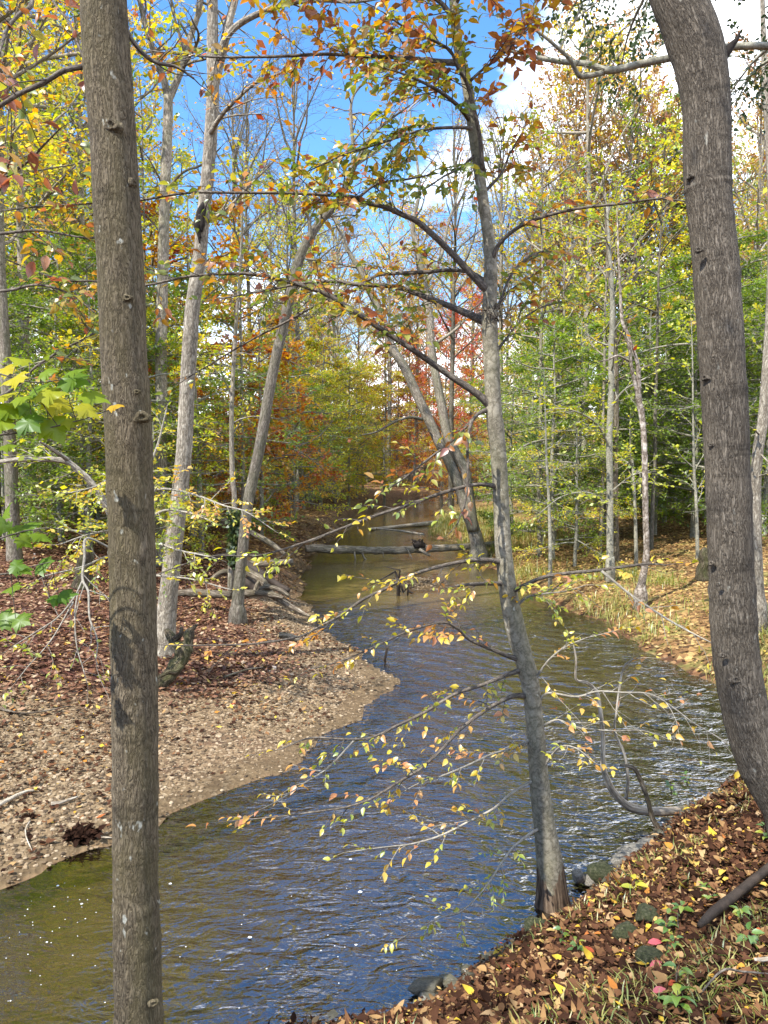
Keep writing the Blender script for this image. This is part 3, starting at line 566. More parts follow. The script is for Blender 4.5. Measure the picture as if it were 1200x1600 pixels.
# ---- the trunk close on the right
YR_ = 4.5
pts, rad = trace([(1262, 1345, 112), (1248, 1310, 90), (1232, 1266, 80), (1194, 1200, 75), (1170, 1133, 71), (1156, 1066, 71), (1148, 1000, 70), (1143, 900, 67), (1138, 766, 66), (1132, 633, 67), (1126, 533, 67), (1120, 433, 67), (1114, 367, 66), (1107, 300, 68), (1105, 267, 69), (1104, 167, 69), (1095, 100, 74), (1083, 60, 77), (1060, 0, 74), (1030, -70, 68), (985, -170, 66), (930, -330, 52), (880, -520, 40)], YR_, YR_, 240)
pts[0, 2] = pts[1, 2] - .1
t_ = empty('ash_tree', base_of(pts), 'thick grey furrowed trunk on the right that bends left near its top', 'tree')
g = Geo(); lm = [(c, .03 + .03 * random.random(), .003) for c in (.14, .19, .25, .29, .31, .36, .42, .5, .56, .6)]
tube(g, pts, rad, 26, .03, 11.0, ring_lumps(0, lm, 240), flare=(.16, .25, 5, 1.0)); g.obj('trunk', M['ash'], t_)
p2, r2 = trace([(1112, 105, 34), (1122, 92, 26), (1134, 82, 17), (1144, 70, 11), (1152, 60, 6), (1158, 46, 1)], YR_, YR_ - .05, 14); g = Geo(); tube(g, p2, r2, 9, .12, 2); g.obj('broken_stub', M['scar'], t_)
p2, r2 = trace([(1108, 110, 40), (1122, 60, 34), (1126, 20, 30), (1118, -40, 26), (1105, -120, 24), (1140, -300, 16)], YR_, YR_ + .3, 18); g = Geo(); tube(g, p2, r2, 10, .05, 2); 
for px, py, s, ox in ((1131, 190, .045, .75), (1077, 275, .035, -.8), (1130, 288, .03, .5), (1092, 390, .035, -.2), (1125, 415, .028, .1), (1101, 590, .035, -.8), (1155, 590, .03, .8), (1145, 712, .035, .1), (1148, 828, .035, .15), (1150, 892, .035, .1), (1111, 880, .03, -.8), (1123, 913, .022, -.35), (1129, 1024, .03, -.35), (1150, 1062, .05, .0), (1110, 695, .024, -.6)):
    knot_at(t_, 'branch_scar', on_trunk(px, py, YR_, .118 if abs(ox) < .5 else .06), (ox, -1 if abs(ox) < .6 else -.45, .1), s * .55, 'ash')
crown_above(t_, pts[-1], 2.6, 1300, 'yellow', .12, 5, 'ash', 6)
# ---- the young beech in the middle, leaning over the stream
YB = 5.3
pts, rad = trace([(866, 1462, 66), (865, 1436, 54), (863, 1405, 47), (859, 1349, 42), (851, 1290, 35), (844, 1233, 32), (836, 1133, 28), (828, 1066, 29), (806, 985, 31), (795, 930, 29), (786, 850, 26), (783, 780, 25), (778, 700, 25), (771, 633, 25), (768, 560, 24), (765, 500, 24), (766, 400, 19), (753, 300, 17), (739, 200, 17), (730, 133, 16), (715, 67, 15), (709, 0, 14), (700, -90, 12), (690, -250, 8), (685, -420, 4)], YB, YB, 220)
t_ = empty('beech_tree', base_of(pts), 'slender leaning young beech in the middle with long leafy branches over the water', 'tree')
g = Geo(); tube(g, pts, rad, 18, .025, 5.0, ring_lumps(0, [(.24, .05, .006), (.3, .05, .004), (.52, .06, .006), (.58, .08, .006), (.62, .05, .006)], 220), flare=(.2, .95, 5, 2.4)); g.obj('trunk', M['beech_bark'], t_)
# rows: pixels with widths, depth at the tip, twigs, twig length, leaves per twig, leaf tone low, high, first fraction, leaf material, wood
BR = [
 ([(768, 636, 15), (745, 615, 12), (700, 585, 10), (650, 550, 9), (615, 527, 8.5), (570, 497, 8), (520, 465, 7.5), (480, 448, 6.5), (440, 436, 6), (380, 428, 5), (300, 432, 4.2), (220, 445, 3.5), (150, 438, 3.2), (93, 436, 3), (10, 403, 2)], 4.9, 34, .42, 7, .2, .85, .18, 'beech_leaf'),
 ([(766, 506, 16), (753, 500, 14), (707, 480, 10), (673, 467, 9), (647, 457, 8), (617, 448, 7.5), (560, 445, 6.5), (517, 438, 5.5), (467, 443, 4.5), (400, 455, 3.2), (330, 470, 2)], 5.9, 18, .38, 7, .1, .75, .2, 'beech_leaf'),
 ([(764, 455, 15), (748, 440, 12), (713, 403, 10), (687, 377, 9.5), (653, 347, 9), (627, 335, 8), (600, 323, 7), (570, 315, 6), (550, 305, 5.5), (500, 303, 5), (400, 302, 4.2), (300, 301, 3.8), (216, 312, 3.5), (140, 317, 3.2), (60, 325, 2.6), (0, 331, 2)], 4.8, 34, .42, 7, .2, .85, .3, 'beech_leaf'),
 ([(560, 309, 5), (580, 292, 4), (600, 284, 3.5), (640, 280, 3), (682, 270, 2)], 5.3, 5, .3, 7, .1, .6, .2, 'beech_leaf'),
 ([(764, 445, 10), (735, 426, 7), (700, 422, 6), (667, 425, 6), (600, 429, 5.5), (580, 436, 5), (560, 450, 4.5), (513, 467, 4), (467, 490, 4), (400, 526, 3), (330, 570, 2.2), (280, 600, 1.5)], 6.1, 18, .36, 6, .3, .9, .1, 'beech_leaf'),
 ([(756, 268, 9), (753, 256, 8), (750, 217, 7), (740, 167, 6.5), (730, 130, 6), (713, 103, 5), (703, 80, 4.5), (680, 65, 4), (653, 52, 3.5), (627, 37, 3), (600, 16, 2)], 4.8, 16, .36, 9, .3, .95, .25, 'beech_leaf'),
 ([(735, 126, 5), (753, 110, 4), (777, 93, 3.6), (800, 73, 3), (825, 45, 2.2), (842, 20, 1.5)], 5.0, 9, .34, 8, .5, 1, .1, 'beech_leaf'),
 ([(722, 98, 11), (690, 97, 9), (653, 92, 7), (617, 90, 6), (567, 88, 5.5), (510, 87, 5), (400, 88, 4), (300, 85, 3.2), (233, 79, 2)], 5.9, 30, .4, 9, .35, .95, .08, 'beech_leaf'),
 ([(735, 190, 8), (722, 172, 6.5), (705, 155, 6), (680, 138, 5), (650, 124, 4), (620, 112, 3), (595, 104, 2)], 4.7, 10, .36, 7, .1, .7, .2, 'beech_leaf'),
 ([(738, 201, 6), (717, 199, 5), (680, 200, 4.5), (647, 206, 4), (617, 215, 3.5), (587, 225, 3), (550, 237, 2.6), (510, 255, 2.2), (465, 272, 1.5)], 4.8, 18, .34, 8, .05, .65, .2, 'beech_leaf'),
 ([(712, 40, 9), (690, 5, 7), (640, -25, 6), (570, -35, 5), (500, -30, 4), (430, -20, 3)], 5.2, 22, .45, 9, .2, .9, .1, 'beech_leaf'),
 ([(709, 10, 8), (730, -20, 6), (775, -30, 5), (820, -25, 4), (880, -20, 2)], 5.0, 10, .4, 7, .5, 1, .1, 'beech_leaf'),
 ([(766, 415, 9), (778, 385, 7), (800, 363, 6), (827, 347, 5.5), (867, 333, 5), (917, 323, 4.5), (983, 317, 4), (1033, 313, 3.2), (1075, 318, 2.4)], 4.8, 11, .34, 4, .3, .9, .25, 'beech_leaf'),
 ([(768, 560, 6), (790, 530, 4), (815, 500, 3.4), (850, 480, 2.6), (885, 470, 1.6)], 5.6, 9, .36, 7, .1, .8, .1, 'beech_leaf'),
 ([(766, 505, 7), (782, 470, 5), (800, 430, 4), (830, 400, 3), (850, 390, 1.6)], 5.7, 9, .36, 7, .1, .8, .1, 'beech_leaf'),
 ([(757, 300, 6), (785, 270, 4), (800, 235, 3), (825, 210, 2)], 5.6, 9, .34, 7, .2, .9, .1, 'beech_leaf'),
 ([(744, 240, 5), (720, 262, 4), (695, 275, 3), (670, 292, 2)], 5.0, 7, .32, 7, .05, .5, .1, 'beech_leaf'),
 ([(762, 640, 9), (747, 647, 6), (733, 663, 5), (700, 695, 4), (660, 725, 3.2), (625, 752, 2.4), (600, 770, 1.5)], 4.9, 7, .3, 5, .2, .9, .3, 'beech_leaf'),
 ([(738, 655, 6), (733, 675, 5), (731, 700, 4.5), (732, 740, 4), (728, 780, 3), (715, 815, 2), (700, 835, 1.2)], 4.9, 4, .2, 3, .6, 1, .3, 'beech_leaf'),
 ([(780, 762, 11), (760, 757, 7), (733, 759, 6), (683, 773, 5.5), (633, 790, 5), (587, 806, 4.8), (533, 826, 4.2), (483, 846, 3.6), (433, 860, 3), (390, 868, 2.6), (330, 870, 2), (255, 895, 1.4)], 4.6, 14, .36, 5, .1, .6, .2, 'low_leaf'),
 ([(788, 880, 12), (765, 875, 8), (733, 876, 6.5), (683, 886, 5.8), (640, 900, 5.2), (600, 920, 5), (567, 936, 4.6), (533, 961, 4.2), (500, 980, 3.8), (467, 996, 3.4), (400, 1006, 3), (330, 1008, 2.4), (250, 1010, 1.8)], 4.5, 17, .34, 5, .3, .95, .05, 'low_leaf'),
 ([(790, 912, 9), (768, 912, 7), (740, 914, 6), (712, 918, 4)], 5.0, 7, .3, 6, .2, .8, .3, 'low_leaf'),
 ([(815, 1030, 12), (797, 1026, 8), (770, 1015, 6.5), (733, 998, 5.5), (715, 982, 4.5), (690, 972, 3.5), (640, 985, 3), (590, 1010, 2.6), (540, 1030, 2.2), (480, 1045, 1.5)], 4.9, 15, .32, 6, .3, .95, .2, 'low_leaf'),
 ([(830, 1088, 12), (800, 1088, 7.5), (760, 1109, 6), (720, 1139, 5.5), (693, 1169, 5), (660, 1199, 4.8), (633, 1216, 4.5), (600, 1236, 4), (577, 1249, 3.8), (533, 1263, 3.2), (467, 1273, 2.6), (400, 1279, 2), (340, 1286, 1.2)], 4.6, 17, .32, 5, .2, .95, .1, 'low_leaf'),
 ([(820, 1045, 10), (790, 1055, 7), (757, 1069, 6), (710, 1086, 5.5), (660, 1116, 5), (617, 1136, 4.5), (580, 1151, 4), (533, 1155, 3.5), (483, 1155, 2.8), (440, 1170, 1.8)], 4.7, 13, .32, 5, 0, .7, .1, 'low_leaf'),
 ([(557, 1153, 3.5), (513, 1199, 2.8), (477, 1223, 2.3), (440, 1247, 1.9), (400, 1269, 1.2)], 4.5, 6, .26, 4, .3, .95, .2, 'low_leaf'),
 ([(838, 1150, 7), (805, 1168, 4.5), (770, 1178, 4), (730, 1196, 3.5), (690, 1212, 3), (650, 1224, 2), (620, 1240, 1.3)], 5.0, 9, .28, 5, .2, .9, .05, 'low_leaf'),
 ([(842, 1215, 7), (800, 1239, 4.5), (773, 1263, 4), (733, 1283, 3.5), (693, 1303, 3.2), (643, 1319, 2.8), (593, 1326, 2.2), (545, 1330, 1.4)], 4.7, 10, .28, 4, .2, .9, .2, 'low_leaf'),
 ([(850, 1290, 6), (825, 1305, 4.5), (800, 1326, 4), (780, 1356, 3.5), (757, 1389, 3), (720, 1423, 2.4), (687, 1433, 2), (630, 1462, 1.3)], 4.5, 9, .22, 6, 0, .55, .25, 'low_leaf'),
 ([(800, 930, 10), (803, 923, 7), (847, 903, 6), (893, 896, 5.5), (940, 891, 5), (987, 884, 4.5), (1013, 880, 3.5), (1040, 880, 2)], 5.0, 9, .3, 5, .2, .9, .05, 'low_leaf'),
 ([(940, 892, 4.2), (987, 930, 3.8), (1033, 960, 3.4), (1067, 980, 3), (1113, 1006, 2)], 4.7, 5, .25, 2, .3, .9, .1, 'low_leaf'),
 ([(838, 1130, 7), (850, 1085, 4.2), (900, 1089, 3.4), (933, 1081, 3), (973, 1083, 2.8), (1017, 1086, 2.6), (1053, 1106, 2.3), (1083, 1129, 2), (1117, 1149, 1.6), (1142, 1165, 1)], 5.0, 13, .34, 2, .3, 1, .1, 'low_leaf'),
 ([(838, 1140, 5), (870, 1125, 3), (900, 1136, 2.4), (950, 1142, 2), (1000, 1142, 1.6), (1030, 1150, 1)], 5.1, 8, .28, 3, .3, 1, .1, 'low_leaf'),
 ([(848, 1205, 5), (862, 1180, 3.2), (880, 1165, 2.5), (905, 1170, 2), (930, 1190, 1.2)], 4.9, 7, .22, 6, .3, 1, .1, 'low_leaf'),
 ([(830, 1075, 5), (850, 1040, 3.6), (875, 1015, 3), (905, 1000, 2.2), (940, 990, 1.3)], 5.0, 7, .28, 5, .2, .95, .1, 'low_leaf'),
 ([(800, 960, 6), (820, 935, 4), (850, 928, 3), (885, 925, 2), (915, 915, 1.3)], 5.2, 8, .3, 6, .1, .7, .05, 'low_leaf'),
]
for pp, y1, ntw, tl, per, lo, hi, t0, lmat in BR:
    st = YB
    if pp[0][0] in (560, 735, 738, 557, 940) and pp[0][2] < 8: st = YB - .25
    p2, r2 = trace(pp, st, y1, 4 * len(pp)); p2 = p2 + np.array([mnoise.noise_vector(Vector(p) * 2.5) for p in p2]) * .02 * np.linspace(0, 1, len(p2))[:, None]
    wood = 'paletwig' if (lmat == 'low_leaf' and pp[0][2] < 9) else ('beech_bark' if pp[0][2] > 11 and lmat != 'low_leaf' else 'twig')
    g = Geo(); gl2 = Geo(); tube(g, p2, r2, 7, .05, 9.0 + y1)
    spray(g, gl2, p2, r2, int(ntw * (1.8 if lmat == 'beech_leaf' else 1.5)), tl, per * (1.15 if lmat == 'beech_leaf' else 1.2), .062 if lmat == 'beech_leaf' else .051, t0, 1, lo, hi, droop=.15 if lmat == 'beech_leaf' else .25, bare=.12 if lmat == 'low_leaf' else .03)
    b = g.obj('branch', M['twig' if wood == 'beech_bark' else wood], t_)
    if gl2.n: gl2.obj('leaves', M[lmat], b)
g = Geo()      # burr of tangled shoots on the beech trunk
for k in range(26):
    c = P(768 + rng.uniform(-12, 12), 487 + rng.uniform(-10, 10), YB - .06); tube(g, np.array([c, c + rng.normal(0, .03, 3), c + rng.normal(0, .05, 3)]), [.004, .003, .001], 4, cap=False)
g.obj('burr', M['twig'], t_)
# ---- mid distance trunks of the left bank
def simple_tree(name, label, cat, wood, stems, leaf=None, group=None, k=12, lump=.03, flare=(.25, .5, 5, .5)):
    """stems: list of (part, pixel rows, depth, depth at tip, spray args or None)"""
    root = None
    for part, pp, y0, y1, sp in stems:
        p2, r2 = trace(pp, y0, y1, max(10, 5 * len(pp)))
        if root is None:
            b0 = p2[0].copy(); z = hz(b0[0], b0[1]); p2 = np.vstack([[b0[0], b0[1], z - .25], p2]) if b0[2] > z - .05 else p2; r2 = np.concatenate([[r2[0]], r2]) if len(r2) < len(p2) else r2
            root = empty(name, (b0[0], b0[1], z), label, cat, group); fl = flare
        else: fl = None
        g = Geo(); tube(g, p2, r2, k if part == 'trunk' else 7, lump, y0 + pp[0][0] * .1, flare=fl); gl2 = Geo()
        if sp:
            nt_, tl, per, size, lo, hi, t0 = sp[:7]
            spray(g, gl2, p2, r2, nt_, tl, per, size, t0, 1, lo, hi, fine=y0 < 8, twr=.004 * y0 / 10, up=.5, droop=.1)
        b = g.obj(part, M[wood], root)
        if gl2.n and leaf: gl2.obj('leaves', M[leaf], b)
    return root
simple_tree('poplar_tree', 'pale sunlit tall trunk leaning right with a black scar below its fork', 'tree', 'pale', [
 ('trunk', [(255, 1020, 42), (257, 1000, 34), (263, 930, 30), (272, 850, 28), (280, 780, 26), (288, 700, 25), (293, 600, 24), (297, 533, 24), (301, 480, 23), (312, 400, 21), (318, 333, 20), (325, 267, 20), (330, 200, 20), (333, 133, 19), (332, 83, 18), (332, 0, 16), (330, -120, 14), (328, -350, 8)], 10.6, 10.6, None),
 ('limb', [(335, 130, 16), (347, 83, 14), (358, 33, 12), (367, 0, 11), (385, -80, 9), (400, -250, 5)], 10.6, 10.9, (8, 1.2, 4, .11, .3, .8, .3)),
 ('limb', [(345, 95, 12), (350, 67, 11), (367, 43, 10), (400, 23, 9), (450, 5, 8), (500, 0, 7), (560, 2, 5), (640, -10, 3), (700, -5, 2)], 10.6, 10.0, (12, 1.1, 2, .11, .4, 1, .2)),
 ('limb', [(325, 215, 9), (343, 185, 7), (360, 165, 6), (400, 130, 4), (450, 110, 2.5)], 10.6, 9.5, (10, .9, 2, .11, .4, 1, .2)),
 ('limb', [(318, 350, 6), (350, 330, 4.5), (390, 290, 3.5), (430, 250, 2)], 10.6, 10.2, (10, .9, 1, .11, .5, 1, .2)),
], 'orange')
pr = bpy.data.objects['poplar_tree']; g = Geo()
for sc_ in ([(317, 316, 3), (316, 324, 8), (312, 338, 12), (310, 352, 13), (311, 364, 8), (314, 372, 3)], [(322, 322, 2), (317, 335, 9), (316, 350, 9), (315, 362, 3)], [(309, 342, 3), (308, 352, 6), (309, 362, 5), (312, 380, 2)]):
    p2, r2 = trace(sc_, 10.49, 10.49, 16); tube(g, p2, r2, 9, .4, sc_[0][0])
g.obj('bark_scar', M['scar'], pr)
simple_tree('oak_tree', 'straight grey trunk forking high beside the black-scarred pale trunk', 'tree', 'greybark', [
 ('trunk', [(250, 880, 24), (250, 716, 20), (252, 633, 19), (252, 533, 18), (255, 400, 17), (258, 300, 16), (262, 200, 15), (263, 150, 14)], 18, 18, None),
 ('limb', [(263, 155, 12), (256, 125, 10), (245, 95, 9), (230, 50, 8), (218, 0, 7), (200, -90, 5)], 18, 18, (10, 1.8, 4, .16, .2, .9, .2)),
 ('limb', [(263, 158, 12), (275, 130, 11), (285, 105, 10), (297, 60, 9), (310, 20, 8), (325, -60, 6), (330, -150, 4)], 18, 18, (10, 1.8, 4, .16, .2, .9, .2)),
 ('limb', [(285, 108, 6), (310, 60, 4), (300, 30, 3)], 18, 17, (5, 1.3, 3, .16, .2, .9, .2)),
 ('limb', [(258, 300, 5), (285, 270, 4), (320, 255, 3), (345, 230, 2)], 18, 17, (7, 1.2, 3, .16, .2, .9, .2)),
], 'yellow')
simple_tree('leaning_oak_tree', 'grey trunk by the log heap arching right over the stream to a fine bare top', 'tree', 'greybark', [
 ('trunk', [(371, 955, 26), (372, 935, 19), (380, 850, 17), (388, 783, 17), (397, 740, 17), (407, 693, 17.5), (420, 616, 17), (433, 550, 16), (445, 500, 16), (467, 407, 15), (483, 373, 14), (503, 343, 12.5), (527, 317, 11), (545, 280, 9), (560, 247, 7), (580, 213, 5.5), (605, 190, 4), (640, 165, 2.5)], 13.9, 14.5, (20, 1.3, .6, .1, .4, 1, .62)),
 ('limb', [(527, 320, 8), (547, 273, 6.5), (552, 235, 6), (548, 185, 5), (552, 150, 4.2), (575, 120, 3.4), (600, 70, 2.4), (610, 20, 1.5)], 14.2, 15, (18, 1.2, .6, .1, .4, 1, .2)),
 ('limb', [(487, 372, 5), (483, 345, 4.5), (475, 328, 4)], 14.2, 14, None),
 ('limb', [(478, 404, 4), (500, 408, 3.4), (525, 418, 2.6), (545, 415, 2)], 14.2, 13.6, (4, .6, 1, .1, .4, 1, .2)),
 ('limb', [(552, 260, 5), (590, 235, 4), (625, 205, 3), (640, 170, 2.4), (680, 140, 1.5)], 14.4, 15.2, (16, 1.2, .6, .1, .4, 1, .1)),
], 'orange')
simple_tree('ivy_tree', 'thin trunk wrapped in dark ivy behind the arching grey trunk', 'tree', 'greybark', [
 ('trunk', [(361, 885, 10), (366, 826, 9), (366, 772, 8), (363, 740, 8), (362, 640, 7), (368, 520, 6), (375, 420, 4), (380, 300, 3)], 15.5, 15.5, (12, 1.0, 3, .12, .1, .8, .5)),
], 'yellow')
ir = bpy.data.objects['ivy_tree']; gl2 = Geo(); n = 900; y = rng.uniform(800, 885, n); p_ = np.array([P(366 + rng.normal(0, 4.5), b, 15.4 + rng.normal(0, .06)) for b in y]); leaves_quad(gl2, p_, rng.normal(size=(n, 3)), rng.normal(size=(n, 3)), .1, .8, rng.uniform(0, 1, n)); gl2.obj('ivy', M['dgreen'], ir)
simple_tree('leaning_tree', 'two leaning brown trunks from one foot at the right end of the log bridge', 'tree', 'greybark', [
 ('trunk', [(748, 866, 30), (746, 850, 22), (738, 820, 20), (730, 800, 19), (720, 766, 18), (703, 723, 17), (687, 693, 16), (670, 656, 15.5), (653, 620, 15), (633, 576, 14), (613, 543, 13), (595, 495, 11), (580, 455, 9.5), (563, 423, 8), (547, 397, 7), (533, 367, 5.5), (520, 337, 4), (500, 300, 2.5)], 24, 25, (14, 1.7, .6, .18, .4, 1, .6)),
 ('trunk', [(740, 830, 17), (735, 790, 16), (728, 740, 15.5), (715, 712, 15), (700, 683, 15), (690, 633, 14), (683, 600, 13.5), (677, 566, 13), (673, 533, 13), (672, 500, 12.5), (667, 467, 12), (660, 427, 11), (650, 383, 9), (645, 350, 7), (655, 300, 5), (650, 240, 3.5), (640, 170, 2)], 24, 25, (22, 1.8, .8, .18, .4, 1, .55)),
 ('limb', [(660, 655, 6), (640, 652, 4.6), (615, 660, 3.8), (590, 674, 3), (565, 680, 1.6)], 24, 23, (4, .8, 2, .18, .2, .8, .3)),
 ('limb', [(668, 440, 6), (690, 400, 4.5), (700, 350, 3.5), (720, 290, 2.5), (735, 230, 1.5)], 24.6, 25.5, (14, 1.6, .5, .18, .4, 1, .1)),
 ('limb', [(676, 540, 6), (705, 520, 4.5), (722, 505, 3.6), (735, 480, 2.6)], 24.6, 24, (4, 1.0, 2, .18, .4, 1, .3)),
], 'orange')
simple_tree('pale_beech', 'smooth pale straight trunk rising from the far right bank', 'tree', 'smoothpale', [
 ('trunk', [(953.5, 873, 14), (953, 860, 11), (953, 766, 10.5), (952, 683, 10), (955, 616, 9.5), (955, 553, 9), (957, 483, 8), (953, 400, 5.5), (948, 320, 2.5)], 17.5, 17.5, (10, 1.6, 9, .12, 0, .7, .55)),
 ('limb', [(953, 640, 4), (975, 610, 3), (1010, 590, 2)], 17.5, 17, (7, 1, 9, .11, 0, .7, .1)),
 ('limb', [(953, 700, 4), (930, 660, 3), (890, 640, 2), (850, 640, 1.2)], 17.5, 16.5, (10, 1, 9, .11, 0, .7, .1)),
 ('limb', [(953, 770, 3), (985, 745, 2.4), (1015, 735, 1.4)], 17.5, 16.8, (8, .9, 10, .11, 0, .6, .1)),
 ('limb', [(952, 790, 3), (920, 770, 2.4), (880, 775, 1.8), (845, 800, 1.2)], 17.5, 16.2, (11, .9, 10, .11, 0, .6, .1)),
], 'ygreen', k=10, lump=.02)
simple_tree('dark_tree', 'dark trunk close behind the smooth pale trunk', 'tree', 'dead', [
 ('trunk', [(962, 850, 11), (961, 760, 9), (963, 640, 8.5), (960, 520, 8), (950, 400, 6), (945, 300, 4)], 20, 20, (12, 1.7, 6, .14, .2, .8, .4))], 'ygreen', k=8)
simple_tree('dead_snag', 'crooked white patched snag with peeling bark right of the smooth pale trunk', 'tree', 'snag', [
 ('trunk', [(1001, 925, 20), (1003, 910, 13), (1010, 866, 10), (1009, 816, 9.5), (1008, 766, 9.5), (1007, 700, 9), (1003, 650, 9.5), (998, 623, 10), (997, 600, 9), (997, 573, 6.5), (988, 543, 6), (980, 520, 5.5), (972, 500, 5), (969, 450, 4), (966, 390, 3), (964, 330, 1.5)], 15, 15, (6, .7, 2, .1, .5, 1, .6)),
 ('limb', [(996, 612, 7), (990, 590, 5.5), (987, 576, 5), (983, 543, 4.5), (975, 525, 3), (965, 515, 1.5)], 15, 14.8, None),
 ('limb', [(985, 565, 4), (965, 556, 3.4), (950, 562, 2.6), (935, 565, 1.6)], 15, 14.7, None)], 'orange', k=10, lump=.08)
simple_tree('grey_tree', 'grey lichened trunk standing right behind the thick bending trunk', 'tree', 'pale', [
 ('trunk', [(1186, 945, 24), (1185, 925, 18), (1182, 866, 17), (1180, 783, 17), (1183, 716, 16), (1193, 650, 16), (1198, 583, 15), (1205, 450, 13), (1205, 300, 11), (1195, 120, 9), (1190, -50, 6)], 12, 12, (14, 1.3, 5, .12, .2, .8, .3))], 'ygreen', k=12)
for px_, top, y_, lab in ((858, 640, 18, 'thin pale sapling standing left of the smooth pale trunk'), (992, 730, 19, 'thin straight sapling left of the foot of the peeling snag'), (1088, 560, 19, 'slim grey sapling beside the left edge of the thick bending trunk')):
    simple_tree('beech_sapling', lab, 'sapling', 'smoothpale', [('trunk', [(px_ + 2, 866, 6), (px_, 790, 5), (px_ - 4, 720, 4), (px_ - 6, top, 2), (px_ - 8, top - 60, 1)], y_, y_, (16, 1.0, 10, .1, 0, .75, .25))], 'ygreen', k=7)
# ---- the bent sapling at the water's edge and the broken stick
ys = G(1050, 1268, .08)[1]
simple_tree('bent_sapling', 'bare pale sapling sweeping out low over the water and bending upright', 'sapling', 'palelog', [
 ('trunk', [(1062, 1264, 11), (1050, 1267, 13), (1020, 1268, 14), (990, 1263, 14.5), (973, 1253, 13), (958, 1237, 12), (947, 1215, 10), (942, 1195, 8.5), (942, 1174, 7.5), (942, 1150, 7), (940, 1126, 7), (934, 1087, 6.5), (926, 1074, 6), (915, 1066, 5), (900, 1061, 4), (900, 1030, 3), (894, 995, 1.6)], ys, ys - .5, None),
 ('branch', [(978, 1250, 6), (981, 1216, 5), (975, 1177, 4.6), (961, 1144, 4), (964, 1105, 3.4), (972, 1051, 3), (984, 1033, 2.6), (1005, 1028, 1.6)], ys - .1, ys - .4, (7, .3, 1, .06, .3, 1, .5)),
], 'low_leaf', k=10, lump=.05, flare=None)
def log_thing(name, label, cat, mt, pp, y0, y1=None, k=10, lump=.1, group=None, extra=()):
    p2, r2 = trace(pp, y0, y1, max(14, 6 * len(pp))); r2 = r2 * (1.25 if name == 'log' else 1); c = p2.mean(0); root = empty(name, c, label, cat, group); g = Geo(); tube(g, p2, r2, k, lump, y0 + pp[0][0] * .07); g.obj('stem', M[mt], root)
    for part, q, a, b in extra: p3, r3 = trace(q, a, b, 10); g = Geo(); tube(g, p3, r3, 6, .12, a + q[0][0]); g.obj(part, M[mt], root)
    return root
log_thing('broken_stick', 'dark broken stick leaning up from the bank across the bent sapling', 'stick', 'dead', [(1052, 1324, 13), (1042, 1310, 14), (1032, 1297, 10), (1020, 1279, 8), (1011, 1246, 8), (1002, 1222, 7.5), (993, 1203, 7), (982, 1197, 6), (969, 1196, 4)], 6.35, 6.2, 9, .15)
log_thing('dead_branch', 'dark rotting branch lying on the leaves at the right edge', 'branch', 'darkwood', [(1094, 1445, 10), (1110, 1430, 16), (1150, 1398, 17), (1200, 1358, 15), (1260, 1315, 13)], 3.62, 4.3, 9, .18)
log_thing('stick', 'pale thin stick lying on the leaves right of the beech foot', 'stick', 'palelog', [(896, 1442, 4), (920, 1434, 6), (957, 1420, 4)], 5.0, 5.1, 6, .2)
log_thing('twig', 'dark curved twig lying at the bottom right corner', 'stick', 'twig', [(1060, 1592, 3), (1090, 1558, 3.4), (1128, 1517, 3.6), (1160, 1518, 3.4), (1215, 1523, 3)], 3.0, 3.1, 5, .2)
log_thing('stick', 'white bleached stick end at the right edge above the bottom corner', 'stick', 'palelog', [(1180, 1499, 5), (1195, 1499, 7), (1230, 1492, 8)], 3.15, 3.2, 7, .2)
# ------------------------------------------------------------------ logs, stones and debris
log_thing('log_bridge', 'weathered pale log lying right across the stream', 'log', 'weathered', [(477, 857, 11), (495, 857, 13), (540, 859, 13), (580, 860, 12), (620, 860, 12), (660, 858, 12), (700, 856, 11), (740, 853, 10), (775, 850, 9)], 24.6, 25.4, 14, .24, extra=[
 ('broken_branch', [(554, 862, 3), (555, 872, 3), (556, 880, 2)], 24.7, 24.6), ('broken_branch', [(566, 862, 3), (568, 870, 3.5), (574, 878, 4)], 24.7, 24.6), ('broken_branch', [(634, 855, 2), (640, 865, 2), (644, 874, 1.2)], 24.6, 24.3), ('broken_branch', [(598, 862, 1.6), (600, 872, 1)], 24.6, 24.5), ('broken_branch', [(655, 858, 5), (664, 864, 6), (672, 868, 4)], 24.7, 24.6)])
for k, (pp, a, b, lab) in enumerate(((([(392, 918, 8), (402, 905, 10), (415, 897, 9), (434, 892, 6)], 14.9, 15.3, 'short dark log crossing the heap at its middle')), (([(398, 930, 6), (414, 918, 7), (436, 921, 6), (452, 931, 4)], 14.4, 14.2, 'thin crooked limb on the front of the log heap')), (([(384, 905, 10), (392, 915, 13), (402, 921, 12), (412, 922, 7)], 14.7, 14.6, 'dark root wad inside the log heap')), (([(330, 905, 6), (350, 893, 7), (378, 897, 6), (400, 890, 4)], 15.6, 16, 'weathered limb behind the foot of the arching trunk')), (([(300, 868, 7), (330, 872, 8), (352, 868, 8), (372, 874, 5)], 17, 17.2, 'dark log in the litter behind the arching trunk')))):
    log_thing('log', lab, 'log', 'darkwood' if k in (0, 2, 4) else 'dead', pp, a, b, 9, .2, 'logs heaped on the left bank')
rs_ = np.random.default_rng(4)
log_thing('root_clump', 'dark root clump standing on the log bridge', 'root', 'darkwood', [(647, 854, 8), (653, 851, 11), (660, 852, 9), (663, 855, 5)], 24.75, 24.85, 9, .4, extra=[('root', [(654 + 2 * k, 852, 4), (652 + 3.4 * k + rs_.uniform(-2, 2), 847 - rs_.uniform(0, 3), 3), (650 + 5 * k + rs_.uniform(-3, 3), 845 + rs_.uniform(-3, 5), 1.2)], 24.75, 24.7 + rs_.uniform(-.2, .2)) for k in (-2, -1, 0, 1, 2)])
